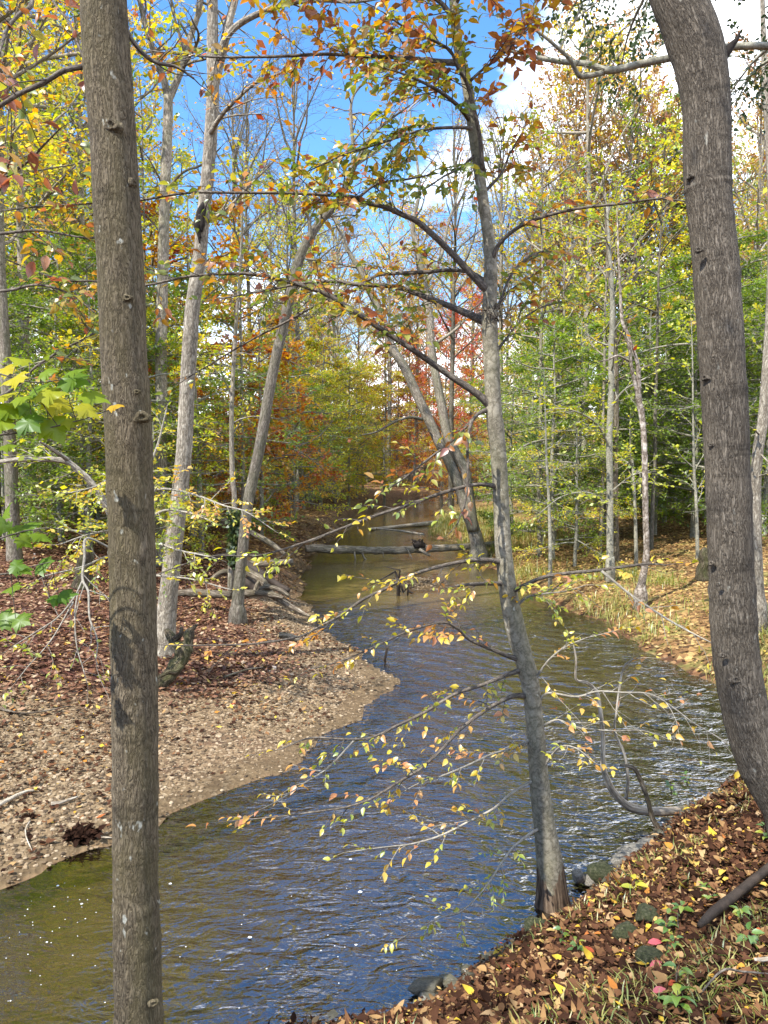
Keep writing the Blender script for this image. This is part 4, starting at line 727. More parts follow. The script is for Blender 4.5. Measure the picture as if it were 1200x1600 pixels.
log_thing('fallen_log', 'bleached straight log lying in the stream beyond the log bridge', 'log', 'palelog', [(577, 827, 4), (590, 826, 5), (630, 822, 6), (660, 819, 7), (684, 816, 7)], 34.5, 38, 10, .06, extra=[('branch', [(588, 826, 3), (620, 829, 3.5), (663, 835, 3)], 34.6, 33)])
log_thing('fallen_tree', 'long dark trunk slanting down behind the arching grey trunk', 'log', 'dead', [(285, 772, 6), (296, 782, 8), (327, 803, 9), (363, 820, 9), (390, 831, 9), (424, 850, 9), (446, 866, 6)], 17.5, 17.5, 9, .08)
YLG = 15.0
log_thing('log', 'level dark log by the steep left bank, highest of the heap', 'log', 'dead', [(378, 879, 8), (400, 881, 9), (430, 880, 9), (458, 878, 8)], 16.6, 16.6, 10, .22, 'logs heaped on the left bank')
log_thing('log', 'dark slanting log of the heap running down toward the pool', 'log', 'darkwood', [(378, 878, 9), (395, 888, 10), (409, 896, 10), (431, 913, 9), (452, 923, 6)], 15.4, 15.0, 10, .25, 'logs heaped on the left bank')
log_thing('log', 'grey forked log of the heap with its tip at the water', 'log', 'palelog' if 0 else 'dead', [(378, 888, 9), (396, 899, 10), (409, 908, 10), (422, 926, 9), (440, 939, 8), (455, 948, 7), (470, 956, 5), (484, 963, 3)], 14.6, 14.2, 10, .22, 'logs heaped on the left bank', extra=[('fork', [(407, 905, 7), (401, 914, 6), (397, 924, 5)], 14.5, 14.3)])
log_thing('log', 'low log lying along the litter left of the arching trunk foot', 'log', 'dead', [(270, 927, 8), (300, 926, 10), (330, 928, 10), (362, 929, 9)], 14.6, 14.4, 10, .22, 'logs heaped on the left bank')
log_thing('log', 'short low log of the heap right of the arching trunk foot', 'log', 'dead', [(380, 927, 8), (405, 927, 9), (428, 930, 7), (443, 934, 4)], 14.4, 14.2, 10, .22, 'logs heaped on the left bank')
log_thing('log_stub', 'short dark cut log alone on the gravel bar', 'log', 'dead', [(436, 992, 9), (447, 994, 11), (460, 998, 10), (468, 1001, 7)], G(452, 1002, .35)[1], None, 10, .12)
log_thing('mossy_stump', 'mossy crooked root stump at the foot of the black-scarred trunk', 'stump', 'mosslog', [(246, 1076, 20), (254, 1064, 25), (266, 1054, 20), (274, 1042, 27), (284, 1030, 22), (287, 1016, 27), (293, 1004, 17), (296, 992, 19), (301, 983, 10), (309, 975, 4)], 9.6, 9.9, 18, .42, extra=[('root', [(285, 1014, 22), (274, 1006, 15), (268, 996, 17), (260, 985, 8)], 9.8, 10.2), ('root', [(284, 1040, 13), (274, 1050, 8), (262, 1050, 9), (250, 1058, 4)], 9.5, 9.3), ('root', [(270, 1000, 12), (282, 992, 10), (284, 980, 5)], 9.9, 10.0)])
log_thing('dark_stump', 'dark rotten stump on the litter left of the nearest trunk', 'stump', 'mosslog', [(128, 918, 34), (130, 904, 27), (131, 885, 24), (133, 868, 22), (134, 855, 16)], 13.2, 13.2, 12, .18)
log_thing('burl_stump', 'dark stump half hidden by the thick bending trunk', 'stump', 'mosslog', [(1101, 906, 24), (1099, 892, 19), (1102, 878, 20), (1099, 865, 15), (1104, 856, 6)], 14.2, 14.2, 14, .3)
def on_ground(px, py, dz=.02): h = ground_hit(px, py); return h + UP * dz
def ground_stick(name, label, mt, pix, w, lift=.015, cat='stick', k=6):
    p = smooth_path(np.array([on_ground(a, b, lift) for a, b in pix]), 12); root = empty(name, p.mean(0), label, cat); g = Geo(); Ym = p[:, 1].mean()
    tube(g, p, np.linspace(w, w * .45, 12) * Ym / F * .5, k, .25, pix[0][0] * .1); g.obj('stem', M[mt], root); return root
ground_stick('driftwood', 'crooked grey driftwood on the gravel at the left edge, root end raised', 'palelog', [(-4, 1268), (20, 1255), (40, 1247), (54, 1244)], 8, .05)
ground_stick('driftwood', 'short pale driftwood stick on the gravel beside the nearest trunk', 'palelog', [(80, 1263), (95, 1259), (122, 1250)], 7, .03)
ground_stick('driftwood', 'thin curved root lying on the gravel near the water', 'palelog', [(47, 1289), (40, 1300), (42, 1315), (50, 1334)], 3, .02)
ground_stick('driftwood', 'small bleached stick touching the nearest trunk at the waterline', 'palelog', [(152, 1313), (162, 1314), (176, 1314)], 5, .02)
for px, py, s, lab in ((127, 1311, .16, 'clump of dark wet leaves caught on the gravel'), (107, 1350, .06, 'small dark leaf clump at the waterline on the left'), (48, 1278, .05, 'small dark leaf knot beside the curved root on the gravel')):
    c = on_ground(px, py, 0); g = Geo(); n = 240; p_ = c + np.clip(rng.normal(0, 1, (n, 3)), -1.6, 1.6) * np.array([s * .5, s * .32, s * .14]) + UP * s * .12
    leaves_fine(g, p_, rng.normal(size=(n, 3)), UP + rng.normal(0, .8, (n, 3)), s * rng.uniform(.3, .6, n), .6, rng.uniform(0, .12, n), .2)
    tag(g.obj('leaf_clump', M['litter'], None, c), lab, 'leaf clump')
def rock(label, c, sx, sy, sz, mt, rz=0., seed=0, tilt=0., flat=.0, name='rock', cat='rock', group=None):
    import bmesh
    bm = bmesh.new(); bmesh.ops.create_icosphere(bm, subdivisions=4, radius=1)
    rs = np.random.default_rng(seed + 100); planes = [(unit(rs.normal(size=3)), rs.uniform(.55, .95)) for _ in range(11)]
    for v in bm.verts:
        p = np.array(v.co)
        for nrm, h in planes:
            e = p.dot(nrm) - h
            if e > 0: p = p - nrm * e * .88
        p *= 1 + .05 * mnoise.noise(Vector(p * 2.3) + Vector((seed, 0, 0))) + .03 * mnoise.noise(Vector(p * 7) + Vector((seed, 0, 0)))
        v.co = p
    m2 = bpy.data.meshes.new(name); bm.to_mesh(m2); bm.free(); m2.polygons.foreach_set('use_smooth', [True] * len(m2.polygons)); m2.materials.append(M[mt])
    o = bpy.data.objects.new(name, m2); C.objects.link(o); o.location = c; o.scale = (sx, sy, sz); o.rotation_euler = (tilt, tilt * .6, rz); return tag(o, label, cat, group)
def rock_px(label, px, py, wpx, hf, df, mt, seed, rz=0., tilt=0., sink=.1, **kw):
    h = ground_hit(px, py); s = 1.2 * wpx / F * h[1] * .5; hf = hf * 1.15; h[2] = max(h[2], 0 if h[2] < 0 else h[2]) + s * hf * (1 - sink); return rock(label, h, s, s * df, s * hf, mt, rz, seed, tilt, **kw)
rock_px('flat pale stone slab at the edge of the near bank', 990, 1341, 56, .28, .8, 'rock', 1, .3, .12)
rock_px('thin flat stone behind the pale slab at the waterline', 1016, 1323, 36, .22, .9, 'rock', 2, .2, .1)
rock_px('grey stone tucked against the front of the pale slab', 968, 1358, 34, .55, .8, 'rock', 3, 1., .1)
rock_px('mossy angular stone halfway between the beech foot and the pale slab', 940, 1378, 44, .6, .8, 'mossrock', 4, .4, .25)
rock_px('small pale grey stone right of the beech foot', 920, 1390, 24, .6, .9, 'rock', 5, .4, .1)
rock_px('squarish grey stone touching the beech foot', 903, 1390, 26, .8, .9, 'rock', 6, 1.2, .1)
rock_px('mossy stone low on the water side of the beech foot', 838, 1460, 36, .6, .9, 'mossrock', 7, .2, .1)
rock_px('mossy rock half buried in leaves in the middle of the near bank', 1012, 1447, 42, .6, .9, 'mossrock', 8, .8, .2)
rock_px('dark mossy rock left of the half buried mossy rock', 978, 1473, 44, .6, .8, 'mossrock', 9, .2, .2)
rock_px('low dark mossy rock beside the crimson leaves', 1018, 1513, 50, .45, .9, 'mossrock', 10, 1.5, .15)
b_ = G(667, 1540, .03); rock('wet brown boulder standing alone in the near water', b_ + UP * .004, .125, .075, .045, 'wetrock', .25, 11, .1)
for px, py, w, sd, lab in ((664, 1576, 22, 12, 'rounded wet stone farthest left at the bottom edge'), (690, 1588, 40, 13, 'broad dark wet stone at the bottom edge of the water'), (715, 1562, 26, 14, 'dark wet stone under the grass at the water edge'), (666, 1592, 20, 15, 'small wet stone lowest at the bottom edge'), (645, 1588, 16, 16, 'smallest wet stone nearest open water at the bottom edge')):
    q = G(px, py, 0); s = w / F * q[1] * .5; rock(lab, q + UP * s * .1, s, s * .8, s * .6, 'wetrock', sd, sd, .2)
# snags standing in the riffle
def snag(label, px, py, h, n, seed):
    c = G(px, py, 0); root = empty('snag', c, label, 'snag'); rs = np.random.default_rng(seed); g = Geo()
    q = .05 if n > 3 else .022; tube(g, np.array([c - UP * .1, c + UP * h * .6 + rs.normal(0, .03, 3), c + UP * h + rs.normal(0, .05, 3)]), [q, q * .9, q * .35], 7, .2, seed); g.obj('stem', M['darkwood'], root)
    for k in range(n):
        a = c + UP * h * rs.uniform(.2, .8); g = Geo(); tube(g, np.array([a, a + rs.normal(0, h * .35, 3), a + rs.normal(0, h * .45, 3)]), [.03, .025, .01], 5, .2, k); g.obj('root', M['darkwood'], root)
snag('dark root snag standing in the riffle beside the gravel shoal', 622, 931, .55, 5, 1)
snag('small dark snag right of the bigger snag in the riffle', 637, 929, .32, 2, 2)
snag('short post of wood poking up near the gravel point', 599, 1032, .34, 0, 3)
# crimson leaves and small yellow leaves lying on the litter: each one to be seen
for px, py, s, a, mt, lab in ((1024, 1490, .085, .1, 'crimson', 'crimson pointed leaf on the litter, highest of the crimson ones'), (1061, 1513, .055, 1.9, 'crimson', 'small crimson leaf right of the other crimson leaves'), (1025, 1527, .09, .5, 'crimson', 'broad dull crimson leaf just under the highest crimson leaf'), (1030, 1571, .07, .3, 'crimson', 'narrow crimson leaf lowest on the bank')):
    c = on_ground(px, py, .06); g = Geo(); leaves_fine(g, c[None] - np.array([[math.cos(a), math.sin(a), 0]]) * s / 2, [[math.cos(a), math.sin(a), .05]], np.array([[.0, -.6, .9]]), s, .42, np.array([.5]), .08, .2); tag(g.obj('fallen_leaf', M[mt], None, c), lab, 'leaf')
# seedlings on the near bank
def seedling(label, px, py, h, n, size, seed, mt='plant'):
    c = on_ground(px, py, 0); root = empty('seedling', c, label, 'plant'); rs = np.random.default_rng(seed); g = Geo(); gl2 = Geo(); top = c + UP * h + rs.normal(0, h * .15, 3) * np.array([1, 1, 0]); st = smooth_path(np.array([c - UP * .03, c * .5 + top * .5 + rs.normal(0, .01, 3), top]), 8); tube(g, st, np.linspace(.0035, .0015, 8), 5, cap=False); g.obj('stem', M['twig'], root)
    for k in range(n):
        u = rs.uniform(.35, 1); p = c + (top - c) * u; a = k * 2.4 + seed; d = np.array([math.cos(a), math.sin(a), rs.uniform(0, .4)])
        leaves_fine(gl2, (p + d * .01)[None], d[None], (UP + rs.normal(0, .35, 3))[None], size * rs.uniform(.7, 1.2), .5, np.array([rs.uniform(0, 1)]), .15, .2)
    gl2.obj('leaves', M[mt], root)
for k, (px, py, h, n, s, lab) in enumerate(((1040, 1465, .12, 9, .07, 'bright green seedling beside the half buried mossy rock'), (1063, 1462, .16, 7, .055, 'yellowing thin seedling right of the bright green seedling'), (1050, 1500, .12, 8, .05, 'leafy seedling above the small crimson leaf'), (1092, 1400, .10, 8, .05, 'small dark green seedling below the dark rotting branch tip'), (1160, 1462, .15, 9, .05, 'pale green seedling under the dark rotting branch'), (1170, 1490, .12, 7, .06, 'broad leaved seedling near the white stick end'), (1057, 1560, .12, 6, .05, 'upright seedling right of the lowest crimson leaf'), (1195, 1325, .14, 9, .05, 'green seedling at the right edge under the thick trunk'), (1075, 1235, .2, 12, .06, 'bright green weed hanging at the waterline left of the thick trunk foot'), (1050, 1250, .18, 10, .06, 'bright green weed beside the butt of the bent sapling'), (905, 1500, .13, 8, .05, 'small green seedling below the pale thin stick'), (880, 1480, .1, 7, .05, 'tiny seedling just right of the beech foot'), (1060, 1590, .1, 8, .07, 'light green seedling at the bottom edge'), (1100, 1420, .12, 5, .045, 'thin seedling left of the dark rotting branch'))):
    seedling(lab, px, py, h, n, s, k)
seedling('young plant with a few clear yellow leaves in the middle of the bank', 990, 1402, .12, 7, .075, 50, 'yellow')
# ---- maple branch reaching in from the left edge, close to the camera
MO = np.array([(0, 0), (.10, .03), (.26, -.12), (.31, .02), (.52, .09), (.45, .22), (.50, .30), (.64, .50), (.47, .46), (.41, .60), (.27, .53), (.22, .70), (.10, .84), (0, 1.02)])
MO = np.vstack([MO, (MO[1:-1] * np.array([-1, 1]))[::-1]])
def maple_leaf(g, p, d, nr, s, r):
    d = unit(np.asarray(d, float)); sd = unit(np.cross(d, nr)); nn = np.cross(sd, d)
    x, y = MO[:, 0] * s, MO[:, 1] * s; z = -.25 * np.abs(x) + .05 * s * np.sin(MO[:, 1] * 9) - .18 * y * MO[:, 1]
    V = p + sd * x[:, None] + d * y[:, None] + nn * z[:, None]; cen = p + d * s * .38; n = len(MO)
    g.add(np.vstack([V, cen]), None, [(k, (k + 1) % n, n) for k in range(n)], None, r)
mr = empty('maple_sapling', (-2.6, 2.9, hz(-2.6, 2.9)), 'yellow green maple branches with big lobed leaves reaching in from the left edge', 'sapling')
g = Geo(); tube(g, np.array([(-2.6, 2.9, hz(-2.6, 2.9) - .1), (-2.62, 2.85, 1.6), (-2.55, 2.8, 2.8), (-2.6, 2.75, 4.2), (-2.5, 2.8, 5.5)]), [.035, .032, .028, .02, .008], 9, .05); g.obj('trunk', M['greybark'], mr)
def maple_twig(pix, y0, y1, leaves):
    p2, r2 = trace(pix, y0, y1, 14); p2 = np.vstack([[-2.56, 2.8, p2[0][2] - .15], p2]); r2 = np.concatenate([[.008], r2]); g = Geo(); tube(g, p2, r2, 5, .05, y0); gs = g; gl2 = Geo()
    for px, py, sz, ang, r in leaves:
        Y = y1 + rng.uniform(-.12, .08); c = P(px, py, Y); a = R(ang); d = np.array([math.cos(a), rng.uniform(-.5, .1), math.sin(a)]); s = .8 * sz / F * Y
        nrm = np.array([rng.uniform(-.4, .3), -.45, .95]) + rng.normal(0, .2, 3)
        maple_leaf(gl2, c - d * s * .45, d, nrm, s, r); i = np.argmin(np.linalg.norm(p2 - (c - d * s * .5), axis=1)); tube(gs, np.array([p2[i], (p2[i] + c - d * s * .45) / 2 - UP * .01, c - d * s * .45]), .0016, 4, cap=False)
    b = g.obj('branch', M['twig'], mr); gl2.obj('leaves', M['maple_leaf'], b)
maple_twig([(-30, 682, 4), (40, 675, 3), (83, 667, 2.5), (130, 655, 2), (172, 640, 1.5)], 2.7, 2.65, [(118, 592, 62, -10, .12), (150, 618, 58, -15, .45), (80, 612, 60, 5, .62), (95, 630, 64, -20, .75), (140, 640, 50, -30, .7), (182, 633, 34, 5, .95), (20, 640, 64, -25, .35), (50, 640, 60, -40, .15), (48, 662, 54, -30, .05), (88, 672, 60, -60, .45), (10, 615, 50, 20, .7), (20, 590, 54, 200, .8), (60, 605, 50, 30, .2), (118, 655, 50, 0, .6), (5, 660, 56, -10, .5), (15, 695, 40, 10, .35)])
maple_twig([(-30, 575, 3), (20, 590, 2.5), (60, 598, 2), (110, 590, 1.4)], 2.6, 2.7, [(30, 560, 44, 160, .6), (75, 580, 40, 10, .35), (5, 575, 46, 190, .85), (120, 577, 44, 15, .25), (40, 620, 50, 0, .5)])
maple_twig([(-30, 850, 3), (20, 835, 2.5), (50, 828, 2), (75, 835, 1.4)], 2.8, 2.9, [(47, 820, 44, 20, .15), (68, 838, 44, -20, .25), (25, 826, 38, 10, .3), (8, 797, 40, 60, .3), (5, 820, 36, 100, .2), (40, 845, 36, -40, .35)])
maple_twig([(-30, 900, 3), (20, 895, 2.5), (50, 885, 2), (80, 878, 1.4)], 2.8, 2.9, [(68, 880, 46, 25, .1), (28, 884, 36, 0, .1), (40, 890, 34, -20, .2), (15, 918, 40, 200, .3), (92, 935, 40, -10, .02), (105, 928, 40, 10, .05), (12, 965, 44, 20, .15), (35, 970, 40, -10, .2)])
# dark hanging branches at the top left corner, held by a tree outside the frame
simple_tree('corner_beech', 'dark thin branches with orange and yellow leaves hanging in the top left corner', 'tree', 'twig', [
 ('trunk', [(-260, 1300, 60), (-250, 900, 52), (-240, 500, 46), (-225, 100, 40), (-200, -300, 30), (-180, -700, 16)], 4.6, 4.6, None),
 ('branch', [(-205, -200, 14), (-100, -150, 10), (10, -60, 8), (50, 0, 7), (30, 22, 6), (13, 43, 5.5), (3, 70, 5), (-4, 95, 3)], 4.6, 3.6, (5, .4, 4, .065, .3, 1, .5)),
 ('branch', [(-205, -220, 12), (-60, -200, 9), (50, -90, 6), (83, 0, 4.5), (107, 33, 4), (123, 73, 3.4), (135, 103, 2)], 4.6, 3.8, (6, .35, 5, .065, .4, 1, .4)),
 ('branch', [(-228, 120, 12), (-120, 90, 7), (-30, 110, 5), (20, 125, 4), (14, 170, 3), (8, 225, 2)], 4.6, 3.8, (9, .4, 7, .08, .3, 1, .4)),
 ('branch', [(-235, 330, 11), (-100, 310, 7), (-10, 285, 5), (40, 255, 4), (70, 225, 3), (95, 200, 2)], 4.6, 4.0, (6, .4, 5, .065, .3, 1, .4)),
 ('branch', [(-240, 480, 11), (-100, 450, 7), (0, 455, 5), (60, 445, 4), (110, 460, 3), (150, 490, 2)], 4.6, 4.4, (10, .42, 5, .065, .2, .9, .4)),
 ('branch', [(-238, 400, 10), (-90, 370, 6), (0, 365, 5), (60, 360, 4), (120, 370, 3), (150, 372, 2)], 4.6, 4.3, (10, .42, 5, .065, .3, 1, .4)),
 ('branch', [(-245, 700, 10), (-120, 660, 6), (0, 620, 5), (60, 570, 4), (110, 540, 3), (150, 520, 2)], 4.6, 4.6, (9, .4, 5, .065, .2, .9, .5)),
], 'beech_leaf', k=12)
# limb of a tree standing outside the right edge, and its small dark leaves
simple_tree('overhanging_beech', 'smooth pale limb with small dark leaves passing behind the bent top of the right trunk', 'tree', 'smoothpale', [
 ('trunk', [(1420, 960, 80), (1400, 700, 66), (1385, 400, 58), (1370, 80, 48), (1350, -200, 36), (1340, -420, 20)], 6.6, 6.6, None),
 ('limb', [(1372, 90, 22), (1300, 78, 15), (1200, 72, 11), (1143, 73, 11), (1100, 78, 11), (1050, 90, 11), (1010, 98, 11), (985, 104, 11), (957, 110, 11), (940, 108, 10), (917, 100, 9), (883, 97, 8), (850, 92, 7), (833, 88, 6), (800, 80, 5), (770, 76, 2)], 6.6, 6.9, (10, .5, 2, .06, .5, 1, .55)),
 ('limb', [(945, 112, 9), (933, 116, 8), (915, 119, 7.5), (905, 118, 7.5), (897, 105, 6.5), (890, 92, 6), (874, 77, 5.5), (857, 62, 5), (835, 45, 4), (817, 28, 3.4), (812, -20, 2.5)], 6.8, 6.4, (7, .5, 4, .06, .4, 1, .3)),
 ('limb', [(874, 76, 4.5), (882, 60, 3.6), (893, 40, 3), (910, 22, 2.6), (935, 0, 2), (950, -30, 1.5)], 6.7, 6.9, (10, .5, 10, .055, 0, .5, .1)),
 ('limb', [(1360, -40, 18), (1250, -20, 11), (1170, -12, 9), (1120, -40, 6)], 6.6, 7.4, (12, .7, 16, .055, 0, .6, .3)),
 ('limb', [(1365, -100, 14), (1250, -150, 11), (1120, -130, 9), (1040, -60, 7), (1000, 10, 5), (980, 60, 3), (970, 110, 1.6)], 6.6, 8.2, (26, .7, 20, .055, 0, .5, .35)),
 ('limb', [(1365, -150, 14), (1230, -190, 10), (1080, -180, 8), (970, -110, 6), (920, -30, 4), (890, 20, 2)], 6.6, 8.6, (24, .7, 16, .055, 0, .6, .4)),
 ('limb', [(1372, 100, 14), (1290, 60, 8), (1230, 80, 6), (1180, 110, 4), (1150, 160, 2)], 6.6, 7.6, (16, .6, 16, .055, 0, .6, .3)),
 ('limb', [(1200, 75, 6), (1170, 105, 3.4), (1130, 160, 2.6), (1090, 210, 2)], 6.8, 7.4, (8, .5, 5, .055, 0, .6, .2)),
], 'dgreen', k=12)
simple_tree('bent_tree', 'pale bare limb curving out of the green leaves behind the nearest trunk', 'tree', 'pale', [
 ('trunk', [(190, 900, 16), (186, 860, 13), (175, 810, 12), (163, 785, 11), (143, 755, 10.5), (125, 737, 10), (107, 723, 9.5), (85, 718, 9), (60, 718, 8.5), (30, 718, 8), (-20, 721, 6), (-80, 700, 4)], 11, 10.4, (10, .8, 6, .1, 0, .7, .4)),
 ('limb', [(112, 727, 8), (105, 718, 7), (90, 708, 6), (75, 698, 5), (62, 690, 3)], 10.8, 10.2, None)], 'ygreen', k=10)
g_ = bpy.data.objects
# low understory sprays in front of the left trunks, and drooping bare twigs over the litter
simple_tree('beech_sapling', 'low beech sapling with yellow and green sprays between the scarred trunk and the arching trunk', 'sapling', 'paletwig', [
 ('trunk', [(215, 930, 9), (212, 860, 8), (215, 800, 7), (225, 745, 6), (245, 700, 4), (260, 640, 2)], 9.6, 9.4, (8, .7, 14, .07, 0, .6, .4)),
 ('branch', [(214, 800, 5), (240, 768, 4.5), (270, 765, 4), (310, 775, 3.4), (350, 790, 2.6), (385, 800, 2), (430, 830, 1.2)], 9.6, 8.6, (20, .45, 14, .06, .25, .85, .1)),
 ('branch', [(213, 840, 5), (250, 800, 4), (290, 800, 3), (325, 812, 2)], 9.6, 8.8, (14, .5, 16, .065, 0, .45, .1)),
 ('branch', [(213, 860, 5), (245, 850, 4), (280, 860, 3), (330, 870, 2)], 9.6, 8.8, (14, .5, 14, .065, 0, .5, .1)),
 ('branch', [(214, 895, 4), (250, 900, 3.4), (300, 905, 2.6), (355, 920, 1.6)], 9.6, 8.8, (12, .45, 14, .06, .1, .5, .1)),
 ('branch', [(213, 850, 5), (180, 830, 4), (140, 835, 3), (95, 850, 2)], 9.6, 8.8, (14, .5, 14, .065, .05, .6, .1)),
 ('branch', [(213, 880, 5), (170, 870, 4), (130, 885, 3), (70, 900, 2)], 9.6, 8.6, (14, .5, 14, .065, 0, .6, .1)),
 ('branch', [(214, 770, 5), (180, 745, 4), (150, 760, 3), (110, 770, 2)], 9.6, 9, (12, .5, 14, .065, 0, .6, .1)),
], 'low_leaf', k=8)
simple_tree('drooping_branch', 'pale bare twigs hanging over the red litter at the left', 'branch', 'paletwig', [
 ('trunk', [(190, 870, 4), (160, 850, 3.4), (134, 842, 4), (132, 870, 4), (129, 905, 4), (138, 925, 3.6), (140, 965, 3), (152, 1000, 2.4), (150, 1030, 1.4)], 6.4, 5.6, (6, .5, 2, .05, .2, .7, .4)),
 ('branch', [(130, 905, 3), (115, 935, 2.8), (90, 965, 2.4), (60, 985, 2), (20, 1010, 1.2)], 6.0, 5.6, (7, .45, 4, .05, .1, .7, .3)),
 ('branch', [(122, 925, 2.6), (117, 960, 2.4), (120, 1010, 2), (130, 1045, 1.6), (136, 1068, 1)], 6.0, 5.6, (5, .4, 3, .05, .1, .7, .4)),
 ('branch', [(115, 940, 2.4), (80, 1000, 2), (45, 1040, 1.6), (25, 1065, 1)], 6.0, 5.5, (6, .4, 6, .05, .1, .6, .3)),
], 'low_leaf', k=6, flare=None)

ground_stick('stick', 'thin bleached stick leaning in the leaves below the pale slab', 'palelog', [(984, 1374), (996, 1360), (1008, 1346)], 4, .04)
ground_stick('stick', 'short bleached stick beside the mossy angular stone', 'palelog', [(972, 1386), (982, 1372), (990, 1362)], 3.5, .04)
ground_stick('stick', 'grey stick lying in the leaves up the bank behind the bright green seedling', 'dead', [(1120, 1300), (1148, 1270), (1172, 1256)], 5, .04)
ground_stick('stick', 'thin dark stick on the litter at the left edge under the maple leaves', 'dead', [(-10, 1110), (40, 1120), (110, 1108)], 4, .03)
ground_stick('stick', 'fallen dark limb on the red litter right of the mossy stump', 'dead', [(350, 1062), (385, 1050), (412, 1046)], 4, .03)
# ------------------------------------------------------------------ the forest behind: every tree its own trunk and crown
def grow(seed, H, r0, crown0, nl, ll, elev, nsub, ntw, nleaf, lsize, shape='oval', twig=True, tw=.006, flat=.5, lean=.5, r_lo=0., r_hi=1., top=.97):
    rs = np.random.default_rng(seed); w, lf = Geo(), Geo(); m = 12
    base = np.zeros((m, 3)); base[:, 2] = np.linspace(-.3, H, m); off = np.cumsum(rs.normal(0, lean * .09, (m, 2)), 0); off -= off[0]; base[:, :2] = off * np.linspace(.3, 1, m)[:, None]
    tr = smooth_path(base, 20); tube(w, tr, r0 * np.linspace(1, .12, 20) ** .85, 8, .04, seed * .37, cap=False, flare=(.3, .35, 5, seed))
    P_, D_ = [], []
    for k in range(nl):
        t = crown0 + (top - crown0) * (k + rs.uniform(0, .8)) / nl; f = t * 19; i = min(int(f), 18); p = tr[i] + (tr[i + 1] - tr[i]) * (f - i)
        u = (t - crown0) / (1 - crown0)
        sh = {'oval': .35 + 1.0 * math.sin(math.pi * min(1, .18 + .78 * u)), 'cone': 1.15 - .95 * u, 'layer': .75 + .5 * math.sin(math.pi * u) - .5 * u}[shape]
        a = k * 2.399 + rs.uniform(-.4, .4); el = R(elev + rs.normal(0, 10)) * (.6 + .7 * u); ln = ll * sh * rs.uniform(.7, 1.15)
        d = np.array([math.cos(a) * math.cos(el), math.sin(a) * math.cos(el), math.sin(el)]); q = [p]; dd = d.copy()
        for j in range(6): dd = unit(dd + rs.normal(0, .12, 3) + UP * (.05 if shape != 'layer' else -.035)); q.append(q[-1] + dd * ln / 6)
        q = np.array(q); rr = min(r0 * .45, .018 + ln * .011); tube(w, q, np.linspace(rr, .012, 7), 5, .03, k, cap=False)
        for s in range(nsub):
            uu = .25 + .75 * (s + rs.uniform(0, .9)) / nsub; ff = uu * 6; i2 = min(int(ff), 5); p2 = q[i2] + (q[i2 + 1] - q[i2]) * (ff - i2); tt = unit(q[i2 + 1] - q[i2])
            sd = unit(np.cross(tt, UP + rs.normal(0, flat, 3))) * (1 if s % 2 else -1); d2 = unit(tt * .7 + sd * .75 + UP * rs.normal(.05, flat * .5)); l2 = ln * rs.uniform(.28, .5) * (1.15 - .5 * uu)
            q2 = np.array([p2, p2 + d2 * l2 * .5 + rs.normal(0, .04, 3) * l2, p2 + d2 * l2 + UP * l2 * rs.normal(0, .1)]); tube(w, q2, [.011, .008, tw * .6], 3, 0, k + s, cap=False)
            for x in range(ntw):
                uu2 = .2 + .8 * (x + rs.uniform(0, .9)) / ntw; p3 = q2[0] * (1 - uu2) + q2[2] * uu2; d3 = unit(d2 * .7 + unit(np.cross(d2, UP + rs.normal(0, flat, 3))) * (1 if x % 2 else -1) * .8 + UP * rs.normal(0, flat * .5)); l3 = l2 * rs.uniform(.3, .6); q3 = p3 + d3 * l3
                if twig: tube(w, np.array([p3, q3]), [tw, tw * .5], 3, 0, x, cap=False)
                P_.append((p3, q3)); D_.append(d3)
    P_ = np.array(P_); D_ = np.array(D_); n = nleaf
    if n:
        clump = rs.uniform(0, 1, len(P_)) ** 1.3; pr = clump / clump.sum(); ix = rs.choice(len(P_), n, p=pr); u = rs.uniform(0, 1.15, n)[:, None]
        p = P_[ix, 0] * (1 - u) + P_[ix, 1] * u + rs.normal(0, .06, (n, 3)); d = D_[ix] + rs.normal(0, .6, (n, 3)); hgt = np.clip(p[:, 2] / H, 0, 1)
        tone = np.clip(rs.uniform(r_lo, r_hi, len(P_))[ix] + rs.normal(0, .12, n), 0, 1)
        leaves_quad(lf, p, d, UP + rs.normal(0, flat * .9, (n, 3)), lsize * rs.uniform(.6, 1.25, n), .62, tone)
    return w, lf
